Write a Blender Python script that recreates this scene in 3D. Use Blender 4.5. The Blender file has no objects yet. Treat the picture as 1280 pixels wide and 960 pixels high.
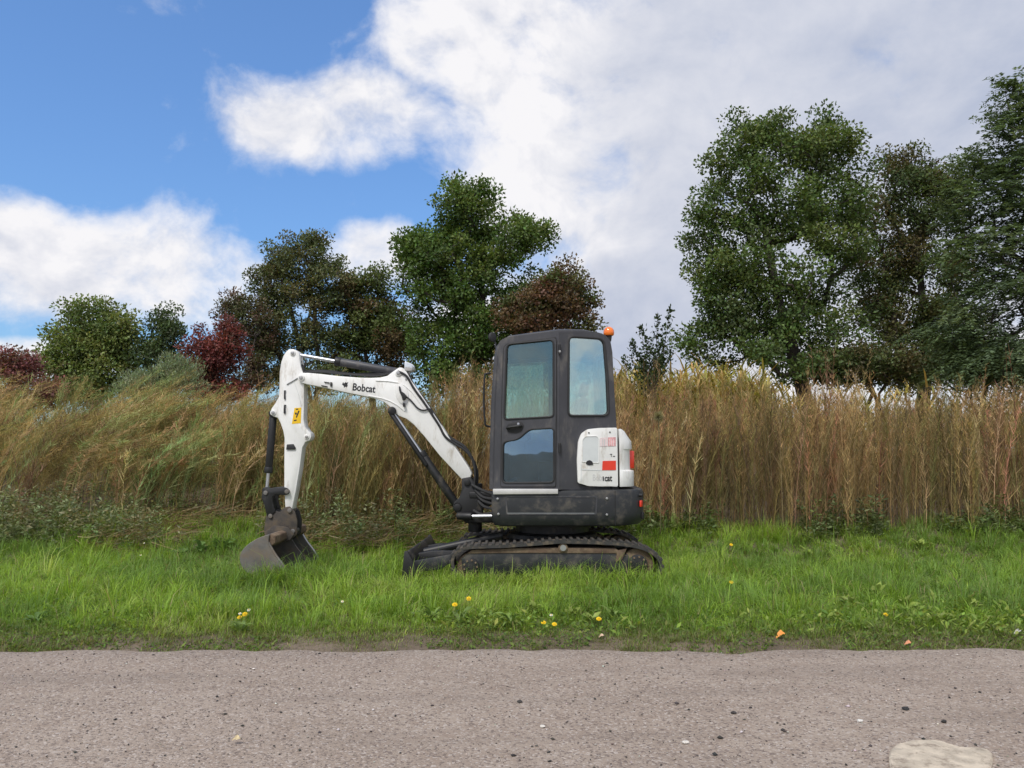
import bpy, bmesh, math, random
import numpy as np
from mathutils import Vector, Matrix
from mathutils.geometry import tessellate_polygon

random.seed(11)
rng = np.random.default_rng(11)
S = bpy.context.scene
COL = S.collection

# ------------------------------------------------------------------ camera
HC = 1.32                      # camera height above the verge
F = 975.0                      # focal length in pixels of the 1280 px photograph
PITCH = math.atan(85.0 / F)    # horizon lies 85 px under the picture centre
SP, CP = math.sin(PITCH), math.cos(PITCH)
cam_d = bpy.data.cameras.new("camera")
cam_d.sensor_width = 36.0
cam_d.lens = 36.0 * F / 1280.0
cam_d.clip_start = 0.05
cam_d.clip_end = 3000.0
cam = bpy.data.objects.new("camera", cam_d)
COL.objects.link(cam)
cam.location = (0, 0, HC)
cam.rotation_euler = (math.pi / 2 + PITCH, 0, 0)
S.camera = cam

# ------------------------------------------------------------------ exposure
S.view_settings.view_transform = 'Standard'
S.view_settings.look = 'None'
S.view_settings.exposure = 0.95
S.view_settings.gamma = 1.0
S.view_settings.use_curve_mapping = False
S.cycles.max_bounces = 10
S.cycles.transparent_max_bounces = 16
S.cycles.use_denoising = True

# ------------------------------------------------------------------ sun (veiled by cloud)
SUN_EL, SUN_AZ = math.radians(52), math.radians(205)   # azimuth from +Y clockwise: behind and left of the camera
sd = bpy.data.lights.new("sun", 'SUN')
sd.energy = 1.5
sd.angle = math.radians(14)
sd.color = (1.0, 0.95, 0.88)
sun = bpy.data.objects.new("sun", sd)
COL.objects.link(sun)
to_sun = Vector((math.sin(SUN_AZ) * math.cos(SUN_EL), math.cos(SUN_AZ) * math.cos(SUN_EL), math.sin(SUN_EL)))
sun.rotation_euler = to_sun.to_track_quat('Z', 'Y').to_euler()
sun.location = (0, -20, 40)

# ------------------------------------------------------------------ world: Nishita sky with drifting cumulus
SKY_STRENGTH = 0.13
CLOUD_WHITE = (0.485, 0.48, 0.492)
CLOUD_GREY = (0.212, 0.244, 0.325)
wd = bpy.data.worlds.new("World")
S.world = wd
wd.use_nodes = True
wd.cycles.sampling_method = "MANUAL"; wd.cycles.sample_map_resolution = 256
wt = wd.node_tree
wt.nodes.clear()


class NT:
    """tiny helper to write node maths as expressions"""
    def __init__(self, t): self.t = t
    def put(self, s, v):
        if isinstance(v, bpy.types.NodeSocket): self.t.links.new(v, s)
        elif v is not None: s.default_value = v
    def m(self, op, a, b=None, c=None, clamp=False):
        n = self.t.nodes.new('ShaderNodeMath'); n.operation = op; n.use_clamp = clamp
        for i, v in enumerate((a, b, c)):
            if v is not None: self.put(n.inputs[i], v)
        return n.outputs[0]
    def v(self, op, a, b=None, scale=None):
        n = self.t.nodes.new('ShaderNodeVectorMath'); n.operation = op
        self.put(n.inputs[0], a)
        if b is not None: self.put(n.inputs[1], b)
        if scale is not None: self.put(n.inputs['Scale'], scale)
        return n.outputs['Value'] if op in ('DOT_PRODUCT', 'LENGTH', 'DISTANCE') else n.outputs['Vector']
    def noise(self, vec, scale, detail=6, rough=0.55, dist=0.0, color=False, lac=2.0):
        n = self.t.nodes.new('ShaderNodeTexNoise'); n.noise_dimensions = '3D'
        if vec is not None: self.put(n.inputs['Vector'], vec)
        n.inputs['Scale'].default_value = scale; n.inputs['Detail'].default_value = detail
        n.inputs['Roughness'].default_value = rough; n.inputs['Distortion'].default_value = dist
        n.inputs['Lacunarity'].default_value = lac
        return n.outputs['Color' if color else 'Fac']
    def ss(self, x, lo, hi):
        n = self.t.nodes.new('ShaderNodeMapRange'); n.interpolation_type = 'SMOOTHSTEP'
        self.put(n.inputs['Value'], x)
        n.inputs['From Min'].default_value = lo; n.inputs['From Max'].default_value = hi
        return n.outputs['Result']
    def mix(self, f, a, b, blend='MIX'):
        n = self.t.nodes.new('ShaderNodeMix'); n.data_type = 'RGBA'; n.blend_type = blend
        self.put(n.inputs['Factor'], f)
        for s, v in ((n.inputs[6], a), (n.inputs[7], b)):
            if isinstance(v, tuple): v = (*v[:3], 1.0)
            self.put(s, v)
        return n.outputs[2]


def ray(px, py):
    xc, yc = (px - 640) / F, (480 - py) / F
    return Vector((xc, CP - yc * SP, SP + yc * CP))


def build_world():
    n = NT(wt)
    tc = wt.nodes.new('ShaderNodeTexCoord')
    d = tc.outputs['Generated']
    sky = wt.nodes.new('ShaderNodeTexSky')
    sky.sky_type = 'NISHITA'; sky.sun_disc = False
    sky.sun_elevation = SUN_EL; sky.sun_rotation = SUN_AZ
    sky.air_density = 1.0; sky.dust_density = 0.15; sky.ozone_density = 4.0
    # cloud cover: soft shapes of this sky (direction, width, height, weight) broken up by turbulence
    warp = n.v('SCALE', n.v('SUBTRACT', n.noise(d, 3.0, 3, 0.5, color=True), (0.5, 0.5, 0.5)), scale=0.14)
    dw = n.v('ADD', d, warp)
    blobs = [((1060, 140), 0.50, 0.50, 1.0), ((445, 155), 0.150, 0.062, 0.82), ((60, 325), 0.33, 0.088, 0.80),
             ((470, 312), 0.085, 0.045, 0.80), ((830, 400), 0.34, 0.17, 1.0), ((20, 455), 0.16, 0.030, 0.8),
             ((690, 40), 0.21, 0.15, 0.78), ((620, 190), 0.14, 0.09, 0.6), ((255, 365), 0.15, 0.06, 0.7)]
    acc = None
    for (p, a, b, w) in blobs:
        c = ray(*p).normalized()
        right = Vector((c.y, -c.x, 0)).normalized()
        up = right.cross(c).normalized()
        df = n.v('SUBTRACT', dw, tuple(c))
        u = n.m('DIVIDE', n.v('DOT_PRODUCT', df, tuple(right)), a)
        v = n.m('DIVIDE', n.v('DOT_PRODUCT', df, tuple(up)), b)
        f = n.m('DIVIDE', n.v('DOT_PRODUCT', df, tuple(c)), 0.9)
        r2 = n.m('ADD', n.m('ADD', n.m('MULTIPLY', u, u), n.m('MULTIPLY', v, v)), n.m('MULTIPLY', f, f))
        g = n.m('MULTIPLY', n.m('EXPONENT', n.m('MULTIPLY', n.m('MULTIPLY', r2, r2), -1.0)), w)
        acc = g if acc is None else n.m('MAXIMUM', acc, g)
    # the same broken cover goes on over the rest of the sky, outside the shapes above
    dz = n.m('MAXIMUM', n.m('ADD', n.v('DOT_PRODUCT', d, (0, 0, 1)), 0.25), 0.05)
    flat = n.v('SCALE', d, scale=n.m('DIVIDE', 1.0, dz))
    far = n.ss(n.v('DOT_PRODUCT', d, tuple(ray(640, 300).normalized())), 0.72, 0.45)
    gen = n.m('MULTIPLY', n.m('ADD', n.m('MULTIPLY', n.noise(flat, 0.9, 2, 0.5), 1.9), -0.2), far)
    acc = n.m('MAXIMUM', acc, gen)
    sq = n.v('MULTIPLY', dw, (1.0, 1.0, 1.25))
    f0 = n.noise(sq, 7.0, 9, 0.60, 0.0)
    off = Vector((-0.30, -0.2, 1.0)).normalized() * 0.030
    f1 = n.noise(n.v('ADD', sq, tuple(off)), 7.0, 5, 0.58, 0.0)
    dens = n.m('ADD', acc, n.m('MULTIPLY', n.m('SUBTRACT', f0, 0.5), 2.0))
    cov = n.m('POWER', n.ss(dens, 0.20, 0.86), 0.85)
    # light on the cloud: bright where it thins out towards the light above, grey where it is deep
    lit = n.m('MULTIPLY', n.m('SUBTRACT', f0, f1), 2.2)
    low = n.noise(n.v('MULTIPLY', d, (1.0, 1.0, 1.8)), 2.4, 3, 0.5)
    deep = n.ss(acc, 0.80, 1.0)
    lit = n.m('MULTIPLY', lit, n.m('SUBTRACT', 1.0, n.m('MULTIPLY', deep, 0.6)))
    k = n.m('ADD', n.m('ADD', 0.90, lit), n.m('MULTIPLY', deep, -0.56))
    k = n.m('ADD', k, n.m('MULTIPLY', n.m('SUBTRACT', low, 0.5), 1.1), clamp=True)
    white = tuple(c / SKY_STRENGTH for c in CLOUD_WHITE)
    grey = tuple(c / SKY_STRENGTH for c in CLOUD_GREY)
    # hold the bright rim of the Nishita sky at the horizon within the camera's range
    lum = n.v('DOT_PRODUCT', sky.outputs[0], (0.2, 0.6, 0.2))
    blue = n.v('SCALE', sky.outputs[0], scale=n.m('DIVIDE', 1.04, n.m('ADD', 1.0, n.m('MULTIPLY', lum, 0.24))))
    blue = n.mix(1.0, blue, (0.80, 0.97, 1.12), 'MULTIPLY')
    out = n.mix(cov, blue, n.mix(k, grey, white))
    bg = wt.nodes.new('ShaderNodeBackground')
    bg.inputs['Strength'].default_value = SKY_STRENGTH
    wt.links.new(out, bg.inputs['Color'])
    wo = wt.nodes.new('ShaderNodeOutputWorld')
    wt.links.new(bg.outputs[0], wo.inputs[0])


build_world()


# ------------------------------------------------------------------ helpers
def W(px, py, Y):
    """world point on the ray of a photograph pixel at the distance Y"""
    r = ray(px, py)
    t = Y / r.y
    return Vector((r.x * t, Y, HC + r.z * t))


def XZ(pts, Y):
    return [(W(x, y, Y).x, W(x, y, Y).z) for x, y in pts]


def on_plane(px, py, P, nrm):
    r = ray(px, py)
    o = Vector((0, 0, HC))
    t = (P - o).dot(nrm) / r.dot(nrm)
    return o + r * t


def smooth01(t):
    t = min(max(t, 0.0), 1.0)
    return t * t * (3 - 2 * t)


class VN:
    """value noise on numpy arrays"""
    def __init__(self, seed): self.g = np.random.default_rng(seed).random((256, 256))
    def one(self, x, y):
        xi, yi = np.floor(x).astype(int), np.floor(y).astype(int)
        fx, fy = x - xi, y - yi
        fx, fy = fx * fx * (3 - 2 * fx), fy * fy * (3 - 2 * fy)
        g = self.g
        a, b = g[xi % 256, yi % 256], g[(xi + 1) % 256, yi % 256]
        c, e = g[xi % 256, (yi + 1) % 256], g[(xi + 1) % 256, (yi + 1) % 256]
        return (a * (1 - fx) + b * fx) * (1 - fy) + (c * (1 - fx) + e * fx) * fy
    def __call__(self, x, y, sc=1.0, oc=3):
        x, y = np.asarray(x, float) * sc + 57.3, np.asarray(y, float) * sc + 91.7
        s, a, t = 0.0, 1.0, 0.0
        for _ in range(oc):
            s = s + a * self.one(x, y); t += a; a *= 0.5; x, y = x * 2.03, y * 2.03
        return s / t


vn1, vn2, vn3 = VN(1), VN(2), VN(3)


def edge_y(x):
    """where the road ends and the verge begins"""
    x = np.asarray(x, float)
    return 5.36 + 0.13 * (vn1(x, 0.0, 0.9, 3) - 0.5) * 2 + 0.08 * (vn2(x, 3.0, 3.2, 3) - 0.5) * 2


def npss(t):
    t = np.clip(t, 0, 1)
    return t * t * (3 - 2 * t)


def gz(x, y):
    """height of the ground"""
    x, y = np.asarray(x, float), np.asarray(y, float)
    e = edge_y(x)
    z = -0.03 + 0.05 * npss((y - e + 0.05) / 0.35)
    z = z + 0.03 * (vn3(x, y, 1.1, 3) - 0.5) * npss((y - e) / 0.6) * (1 - 0.7 * npss((1.6 - np.abs(x - 0.3)) / 0.8) * npss((1.6 - np.abs(y - 8.6)) / 0.6))
    z = z + 0.30 * npss((y - 9.0) / 2.0) + 0.75 * npss((y - 10.8) / 5.0)
    z = z + 0.10 * (vn2(x, y, 0.35, 3) - 0.5) * npss((y - 9.5) / 2)
    return z


def gz1(x, y):
    return float(gz(np.array([x]), np.array([y]))[0])


# ------------------------------------------------------------------ materials
def new_mat(name):
    m = bpy.data.materials.new(name)
    m.use_nodes = True
    t = m.node_tree
    bs = t.nodes['Principled BSDF']
    return m, NT(t), bs


def paint(name, col, rough=0.5, metal=0.0, var=0.12, scale=6.0, bump=0.02, bscale=60.0, dirt=None, dirt_amt=0.0, coat=0.0, spec=0.5, dscale=3.0, streak=1.0):
    m, n, bs = new_mat(name)
    tc = n.t.nodes.new('ShaderNodeTexCoord').outputs['Object']
    f = n.noise(tc, scale, 6, 0.6)
    c = n.mix(n.ss(f, 0.3, 0.7), tuple(x * (1 - var) for x in col), tuple(min(1, x * (1 + var)) for x in col))
    if dirt:
        g = n.ss(n.noise(n.v('MULTIPLY', tc, (1.0, 1.0, streak)), dscale, 8, 0.68), 0.62 - 0.32 * dirt_amt, 0.80 - 0.25 * dirt_amt)
        c = n.mix(g, c, dirt)
        n.put(bs.inputs['Roughness'], n.m('ADD', rough, n.m('MULTIPLY', g, 0.25)))
    else:
        n.put(bs.inputs['Roughness'], n.m('ADD', rough - 0.06, n.m('MULTIPLY', f, 0.12)))
    n.put(bs.inputs['Base Color'], c)
    bs.inputs['Metallic'].default_value = metal
    bs.inputs['Specular IOR Level'].default_value = spec
    if coat: bs.inputs['Coat Weight'].default_value = coat
    if bump:
        b = n.t.nodes.new('ShaderNodeBump')
        b.inputs['Strength'].default_value = bump * 10
        b.inputs['Distance'].default_value = 0.004
        n.put(b.inputs['Height'], n.noise(tc, bscale, 4, 0.6))
        n.t.links.new(b.outputs[0], bs.inputs['Normal'])
    return m


def leaf_mat(name, trans=0.35, rough=0.55, spec=0.35):
    m, n, bs = new_mat(name)
    t = n.t
    at = t.nodes.new('ShaderNodeAttribute'); at.attribute_name = 'col'
    n.put(bs.inputs['Base Color'], at.outputs['Color'])
    bs.inputs['Roughness'].default_value = rough
    bs.inputs['Specular IOR Level'].default_value = spec
    tr = t.nodes.new('ShaderNodeBsdfTranslucent')
    n.put(tr.inputs['Color'], n.mix(1.0, at.outputs['Color'], (1.25, 1.2, 0.6), 'MULTIPLY'))
    mx = t.nodes.new('ShaderNodeMixShader'); mx.inputs[0].default_value = trans
    t.links.new(bs.outputs[0], mx.inputs[1]); t.links.new(tr.outputs[0], mx.inputs[2])
    t.links.new(mx.outputs[0], t.nodes['Material Output'].inputs['Surface'])
    return m


def glass_mat(name, tint, refl=1.0, mirror=(0.92, 1.0, 0.98)):
    """thin flat pane: tinted see-through plus mirror reflection that grows at grazing angles"""
    m, n, bs = new_mat(name)
    t = n.t
    t.nodes.remove(bs)
    tr = t.nodes.new('ShaderNodeBsdfTransparent'); tr.inputs[0].default_value = (*tint, 1)
    gl = t.nodes.new('ShaderNodeBsdfGlossy'); gl.inputs['Roughness'].default_value = 0.015
    gl.inputs['Color'].default_value = (*mirror, 1)
    fr = t.nodes.new('ShaderNodeFresnel'); fr.inputs['IOR'].default_value = 1.6
    tc = t.nodes.new('ShaderNodeTexCoord').outputs['Object']
    b = t.nodes.new('ShaderNodeBump'); b.inputs['Strength'].default_value = 0.10; b.inputs['Distance'].default_value = 0.02
    n.put(b.inputs['Height'], n.noise(tc, 2.2, 2, 0.5))
    t.links.new(b.outputs[0], gl.inputs['Normal'])
    df = t.nodes.new('ShaderNodeBsdfDiffuse'); df.inputs[0].default_value = (0.45, 0.5, 0.48, 1)
    mx0 = t.nodes.new('ShaderNodeMixShader')
    n.put(mx0.inputs[0], n.m('MULTIPLY', n.ss(n.noise(tc, 5.0, 6, 0.65), 0.35, 0.8), 0.05))   # dust film
    t.links.new(tr.outputs[0], mx0.inputs[1]); t.links.new(df.outputs[0], mx0.inputs[2])
    mx = t.nodes.new('ShaderNodeMixShader')
    n.put(mx.inputs[0], n.m('ADD', n.m('MULTIPLY', fr.outputs[0], 1.1 * refl), 0.06 * refl, clamp=True))
    t.links.new(mx0.outputs[0], mx.inputs[1]); t.links.new(gl.outputs[0], mx.inputs[2])
    t.links.new(mx.outputs[0], t.nodes['Material Output'].inputs['Surface'])
    return m


MUD = (0.16, 0.12, 0.085)
M = {
    'white': paint('white_paint', (0.80, 0.80, 0.78), 0.42, var=0.03, dirt=(0.50, 0.46, 0.40), dirt_amt=0.34, dscale=9.0, coat=0.2, bump=0.004, streak=0.3),
    'cab': paint('charcoal_paint', (0.047, 0.048, 0.055), 0.48, var=0.10, dirt=(0.12, 0.112, 0.105), dirt_amt=0.42, dscale=6.0, bump=0.012, bscale=220, streak=0.35),
    'skirt': paint('dark_paint', (0.019, 0.021, 0.024), 0.5, var=0.15, dirt=(0.085, 0.076, 0.064), dirt_amt=0.45, dscale=6.0, bump=0.012, bscale=200),
    'black': paint('black_steel', (0.013, 0.013, 0.014), 0.5, var=0.2, dirt=(0.08, 0.07, 0.055), dirt_amt=0.25, dscale=6),
    'rubber': paint('black_rubber', (0.025, 0.025, 0.026), 0.75, var=0.2, bump=0.01),
    'track': paint('muddy_rubber', (0.038, 0.037, 0.036), 0.8, var=0.25, dirt=(0.14, 0.115, 0.085), dirt_amt=0.55, dscale=9, bump=0.05),
    'rust': paint('muddy_rusty_steel', (0.115, 0.075, 0.05), 0.85, var=0.35, dirt=(0.20, 0.15, 0.10), dirt_amt=0.6, dscale=8, bump=0.06),
    'bucket': paint('worn_bucket_steel', (0.150, 0.142, 0.134), 0.62, metal=0.25, var=0.25, dirt=(0.19, 0.155, 0.12), dirt_amt=0.55, dscale=5, bump=0.04),
    'bucket_in': paint('dirty_bucket_inside', (0.06, 0.052, 0.046), 0.85, var=0.3, dirt=(0.11, 0.085, 0.06), dirt_amt=0.6, dscale=6, bump=0.06),
    'chrome': paint('chrome_rod', (0.60, 0.61, 0.63), 0.34, metal=1.0, var=0.03, bump=0),
    'steel': paint('bare_steel', (0.42, 0.42, 0.42), 0.42, metal=0.7, var=0.1, dirt=(0.2, 0.17, 0.13), dirt_amt=0.3),
    'alu': paint('aluminium_sill', (0.62, 0.61, 0.59), 0.45, metal=0.3, var=0.08, dirt=(0.35, 0.32, 0.28), dirt_amt=0.3, dscale=9),
    'red': paint('red_plastic', (0.72, 0.045, 0.02), 0.35, var=0.06, bump=0, coat=0.3),
    'orange': paint('amber_plastic', (0.85, 0.19, 0.015), 0.25, var=0.05, bump=0, coat=0.5),
    'yellow': paint('yellow_sticker', (0.80, 0.50, 0.01), 0.5, var=0.05, bump=0),
    'pink': paint('faded_red_sticker', (0.70, 0.36, 0.37), 0.55, var=0.22, scale=40, bump=0),
    'palepink': paint('bleached_sticker', (0.72, 0.60, 0.60), 0.55, var=0.1, scale=40, bump=0),
    'print': paint('black_print', (0.02, 0.02, 0.022), 0.5, var=0.1, bump=0),
    'ghost': paint('worn_print', (0.58, 0.58, 0.57), 0.5, var=0.06, bump=0),
    'recess': paint('grey_white_recess', (0.60, 0.63, 0.63), 0.5, var=0.05, bump=0),
    'seat': paint('seat_cloth', (0.03, 0.032, 0.036), 0.85, var=0.2, bump=0.05, bscale=300),
    'trimgrey': paint('cab_trim', (0.16, 0.17, 0.175), 0.7, var=0.1),
    'lamp': paint('lamp_glass', (0.75, 0.78, 0.80), 0.12, metal=0.6, var=0.05, bump=0),
    'glass': glass_mat('door_glass', (0.72, 0.86, 0.82), 1.0),
    'glass_low': glass_mat('lower_door_glass', (0.42, 0.62, 0.74), 2.4, (0.62, 0.84, 1.0)),
    'glass_rear': glass_mat('rear_glass', (0.70, 0.84, 0.80), 3.2),
    'leaf': leaf_mat('leaves', 0.32),
    'blade': leaf_mat('grass_blades', 0.46, 0.5, 0.3),
    'dry': leaf_mat('dry_stems', 0.25, 0.75, 0.15),
    'bark': paint('bark', (0.055, 0.046, 0.038), 0.9, var=0.35, scale=5, bump=0.1, bscale=14),
}


# ------------------------------------------------------------------ mesh helpers
def make_mesh(name, bm, mat, smooth=False, bev=0.0, seg=2, ang=28):
    bmesh.ops.remove_doubles(bm, verts=bm.verts, dist=1e-5)
    bmesh.ops.recalc_face_normals(bm, faces=bm.faces)
    if bev:
        es = [e for e in bm.edges if len(e.link_faces) == 2 and e.calc_face_angle(0) > math.radians(ang)]
        if es:
            bmesh.ops.bevel(bm, geom=es, offset=bev, segments=seg, profile=0.5, affect='EDGES', clamp_overlap=True)
    me = bpy.data.meshes.new(name)
    bm.to_mesh(me)
    bm.free()
    me.materials.append(mat if not isinstance(mat, str) else M[mat])
    if smooth or bev:
        me.shade_smooth()
        me.set_sharp_from_angle(angle=math.radians(40))
    return me


def link(name, me, parent=None):
    o = bpy.data.objects.new(name, me)
    COL.objects.link(o)
    if parent is not None:
        o.parent = parent
        if parent.type == 'EMPTY':
            o.matrix_parent_inverse = parent.matrix_basis.inverted()
    return o


def obj(name, bm, mat, parent=None, smooth=False, bev=0.0, seg=2):
    return link(name, make_mesh(name, bm, mat, smooth, bev, seg), parent)


def tag(o, label=None, cat=None, group=None, kind=None):
    if label: o['label'] = label
    if cat: o['category'] = cat
    if group: o['group'] = group
    if kind: o['kind'] = kind
    return o


def empty(name, loc, rz=0.0):
    o = bpy.data.objects.new(name, None)
    o.empty_display_size = 0.2
    o.location = loc
    o.rotation_euler = (0, 0, rz)
    COL.objects.link(o)
    return o


def prism(pts, y0, y1, bm=None):
    bm = bm or bmesh.new()
    a = [bm.verts.new((x, y0, z)) for x, z in pts]
    b = [bm.verts.new((x, y1, z)) for x, z in pts]
    bm.faces.new(a); bm.faces.new(b[::-1])
    k = len(pts)
    for i in range(k):
        bm.faces.new((a[i], b[i], b[(i + 1) % k], a[(i + 1) % k]))
    return bm


def plan_prism(pts, z0, z1, bm=None):
    bm = bm or bmesh.new()
    a = [bm.verts.new((x, y, z0)) for x, y in pts]
    b = [bm.verts.new((x, y, z1)) for x, y in pts]
    bm.faces.new(a); bm.faces.new(b[::-1])
    k = len(pts)
    for i in range(k):
        bm.faces.new((a[i], b[i], b[(i + 1) % k], a[(i + 1) % k]))
    return bm


def loft(rings, bm=None, caps=True):
    bm = bm or bmesh.new()
    vs = [[bm.verts.new(p) for p in r] for r in rings]
    k = len(vs[0])
    for a, b in zip(vs, vs[1:]):
        for i in range(k):
            bm.faces.new((a[i], a[(i + 1) % k], b[(i + 1) % k], b[i]))
    if caps:
        bm.faces.new(vs[0][::-1]); bm.faces.new(vs[-1])
    return bm


def frame_of(d):
    d = Vector(d).normalized()
    a = Vector((0, 0, 1)) if abs(d.z) < 0.9 else Vector((1, 0, 0))
    u = d.cross(a).normalized()
    return u, d.cross(u).normalized()


def cyl(p0, p1, r0, r1=None, n=16, bm=None):
    bm = bm or bmesh.new()
    p0, p1 = Vector(p0), Vector(p1)
    r1 = r0 if r1 is None else r1
    u, v = frame_of(p1 - p0)
    rings = []
    for p, r in ((p0, r0), (p1, r1)):
        rings.append([p + (u * math.cos(2 * math.pi * i / n) + v * math.sin(2 * math.pi * i / n)) * r for i in range(n)])
    return loft(rings, bm)


def tube(pts, r, n=8, bm=None, closed=False):
    bm = bm or bmesh.new()
    pts = [Vector(p) for p in pts]
    k = len(pts)
    rr = r if isinstance(r, (list, tuple)) else [r] * k
    rings = []
    u = None
    for i, p in enumerate(pts):
        if closed: d = pts[(i + 1) % k] - pts[i - 1]
        else: d = pts[min(i + 1, k - 1)] - pts[max(i - 1, 0)]
        d.normalize()
        if u is None: u, v = frame_of(d)
        else:
            u = (u - d * u.dot(d))
            u = u.normalized() if u.length > 1e-6 else frame_of(d)[0]
            v = d.cross(u)
        rings.append([p + (u * math.cos(2 * math.pi * j / n) + v * math.sin(2 * math.pi * j / n)) * rr[i] for j in range(n)])
    if closed:
        rings.append(rings[0])
        vs = [[bm.verts.new(q) for q in rg] for rg in rings[:-1]]
        for a, b in zip(vs, vs[1:] + vs[:1]):
            for j in range(n):
                bm.faces.new((a[j], a[(j + 1) % n], b[(j + 1) % n], b[j]))
        return bm
    return loft(rings, bm)


def spline(pts, sub=8):
    pts = [Vector(p) for p in pts]
    out = []
    for i in range(len(pts) - 1):
        p0, p1, p2, p3 = pts[max(i - 1, 0)], pts[i], pts[i + 1], pts[min(i + 2, len(pts) - 1)]
        for s in range(sub):
            t = s / sub
            out.append(0.5 * ((2 * p1) + (p2 - p0) * t + (2 * p0 - 5 * p1 + 4 * p2 - p3) * t * t + (3 * p1 - p0 - 3 * p2 + p3) * t ** 3))
    out.append(pts[-1])
    return out


def box(c, s, bm=None, rot=None):
    bm = bm or bmesh.new()
    mt = Matrix.Translation(Vector(c)) @ (rot.to_4x4() if rot else Matrix.Identity(4)) @ Matrix.Diagonal((*s, 1))
    bmesh.ops.create_cube(bm, size=1.0, matrix=mt)
    return bm


def round_poly(pts, r, n=4):
    """round the corners of a 2-D polygon; r a number or one per corner"""
    out = []
    k = len(pts)
    rr = r if isinstance(r, (list, tuple)) else [r] * k
    for i in range(k):
        p, a, b = Vector(pts[i]), Vector(pts[i - 1]), Vector(pts[(i + 1) % k])
        da, db = (a - p), (b - p)
        t = min(rr[i], da.length * 0.45, db.length * 0.45)
        if t < 1e-6: out.append(tuple(p)); continue
        q0, q1 = p + da.normalized() * t, p + db.normalized() * t
        for s in range(n + 1):
            u = s / n
            q = q0 * (1 - u) ** 2 + p * 2 * u * (1 - u) + q1 * u * u
            out.append(tuple(q))
    return out


def panel(outer, holes, nrm, thick, bm=None):
    """flat sheet with openings: loops of 3-D points on one plane, thickened along -nrm"""
    bm = bm or bmesh.new()
    loops = [[Vector(p) for p in outer]] + [[Vector(p) for p in h] for h in holes]
    flat = [p for l in loops for p in l]
    tris = tessellate_polygon(loops)
    f = [bm.verts.new(p) for p in flat]
    b = [bm.verts.new(p - nrm * thick) for p in flat]
    for t in tris:
        try:
            bm.faces.new([f[i] for i in t]); bm.faces.new([b[i] for i in reversed(t)])
        except ValueError: pass
    s = 0
    for l in loops:
        k = len(l)
        for i in range(k):
            i0, i1 = s + i, s + (i + 1) % k
            bm.faces.new((f[i0], f[i1], b[i1], b[i0]))
        s += k
    return bm


def np_mesh(name, verts, faces, mat, cols=None, smooth=False):
    """faces: list of (n,k) int arrays"""
    me = bpy.data.meshes.new(name)
    me.vertices.add(len(verts))
    me.vertices.foreach_set('co', np.asarray(verts, np.float32).ravel())
    loops = np.concatenate([f.ravel() for f in faces])
    tot = np.concatenate([np.full(len(f), f.shape[1]) for f in faces])
    me.loops.add(len(loops))
    me.loops.foreach_set('vertex_index', loops.astype(np.int32))
    me.polygons.add(len(tot))
    me.polygons.foreach_set('loop_start', np.concatenate([[0], np.cumsum(tot)[:-1]]).astype(np.int32))
    if cols is not None:
        a = me.attributes.new('col', 'FLOAT_COLOR', 'POINT')
        c = np.ones((len(verts), 4), np.float32); c[:, :3] = cols
        a.data.foreach_set('color', c.ravel())
    me.update(calc_edges=True)
    me.validate()
    if smooth: me.shade_smooth()
    me.materials.append(M[mat] if isinstance(mat, str) else mat)
    return me


def unit(a):
    return a / np.maximum(np.linalg.norm(a, axis=-1, keepdims=True), 1e-9)


class Blades:
    """collects ribbons (grass blades, stems) and leaf-shaped faces into one mesh"""
    def __init__(self): self.v, self.q, self.t, self.c, self.k = [], [], [], [], 0
    def ribbons(self, base, tip, bend, w, col, face=None, segs=2, taper=0.0, tipcol=None):
        """base,tip (n,3); bend (n,3) offset of the middle; w (n,) width"""
        n = len(base)
        d = unit(tip - base)
        side = unit(np.cross(d, face if face is not None else unit(rng.normal(size=(n, 3)))))
        rows = []
        for s in range(segs + 1):
            u = s / segs
            p = base * (1 - u) + tip * u + bend * (4 * u * (1 - u))
            ww = (w * (1 - (1 - taper) * u ** 1.5) * 0.5)[:, None]
            rows.append((p - side * ww, p + side * ww))
        last_tip = taper < 0.02
        for s, (a, b) in enumerate(rows):
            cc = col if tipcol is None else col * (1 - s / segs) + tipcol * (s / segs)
            if s == segs and last_tip:
                self.v.append((a + b) / 2); self.c.append(cc)
            else:
                self.v.append(a); self.v.append(b); self.c.append(cc); self.c.append(cc)
        idx = np.arange(n) + self.k
        for s in range(segs):
            a0, b0 = idx + (2 * s) * n, idx + (2 * s + 1) * n
            if s == segs - 1 and last_tip:
                self.t.append(np.stack([a0, b0, idx + 2 * segs * n], 1))
            else:
                self.q.append(np.stack([a0, b0, idx + (2 * s + 3) * n, idx + (2 * s + 2) * n], 1))
        self.k += n * (2 * segs + (1 if last_tip else 2))
    def leaves(self, pos, d, L, w, col, face=None, fold=0.15):
        """kite-shaped leaves folded along the midrib"""
        n = len(pos)
        d = unit(d)
        side = unit(np.cross(d, face if face is not None else unit(rng.normal(size=(n, 3)))))
        up = np.cross(side, d)
        L, w = L[:, None], w[:, None]
        mid = pos + d * L * 0.48
        self.v += [pos, mid - side * w * 0.5 + up * w * fold, pos + d * L, mid + side * w * 0.5 + up * w * fold]
        self.c += [col] * 4
        i = np.arange(n) + self.k
        self.t.append(np.stack([i, i + n, i + 2 * n], 1)); self.t.append(np.stack([i, i + 2 * n, i + 3 * n], 1))
        self.k += 4 * n
    def build(self, name, mat, parent=None):
        faces = []
        if self.q: faces.append(np.concatenate(self.q))
        if self.t: faces.append(np.concatenate(self.t))
        me = np_mesh(name, np.concatenate(self.v), faces, mat, np.concatenate(self.c))
        return link(name, me, parent)


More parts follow.
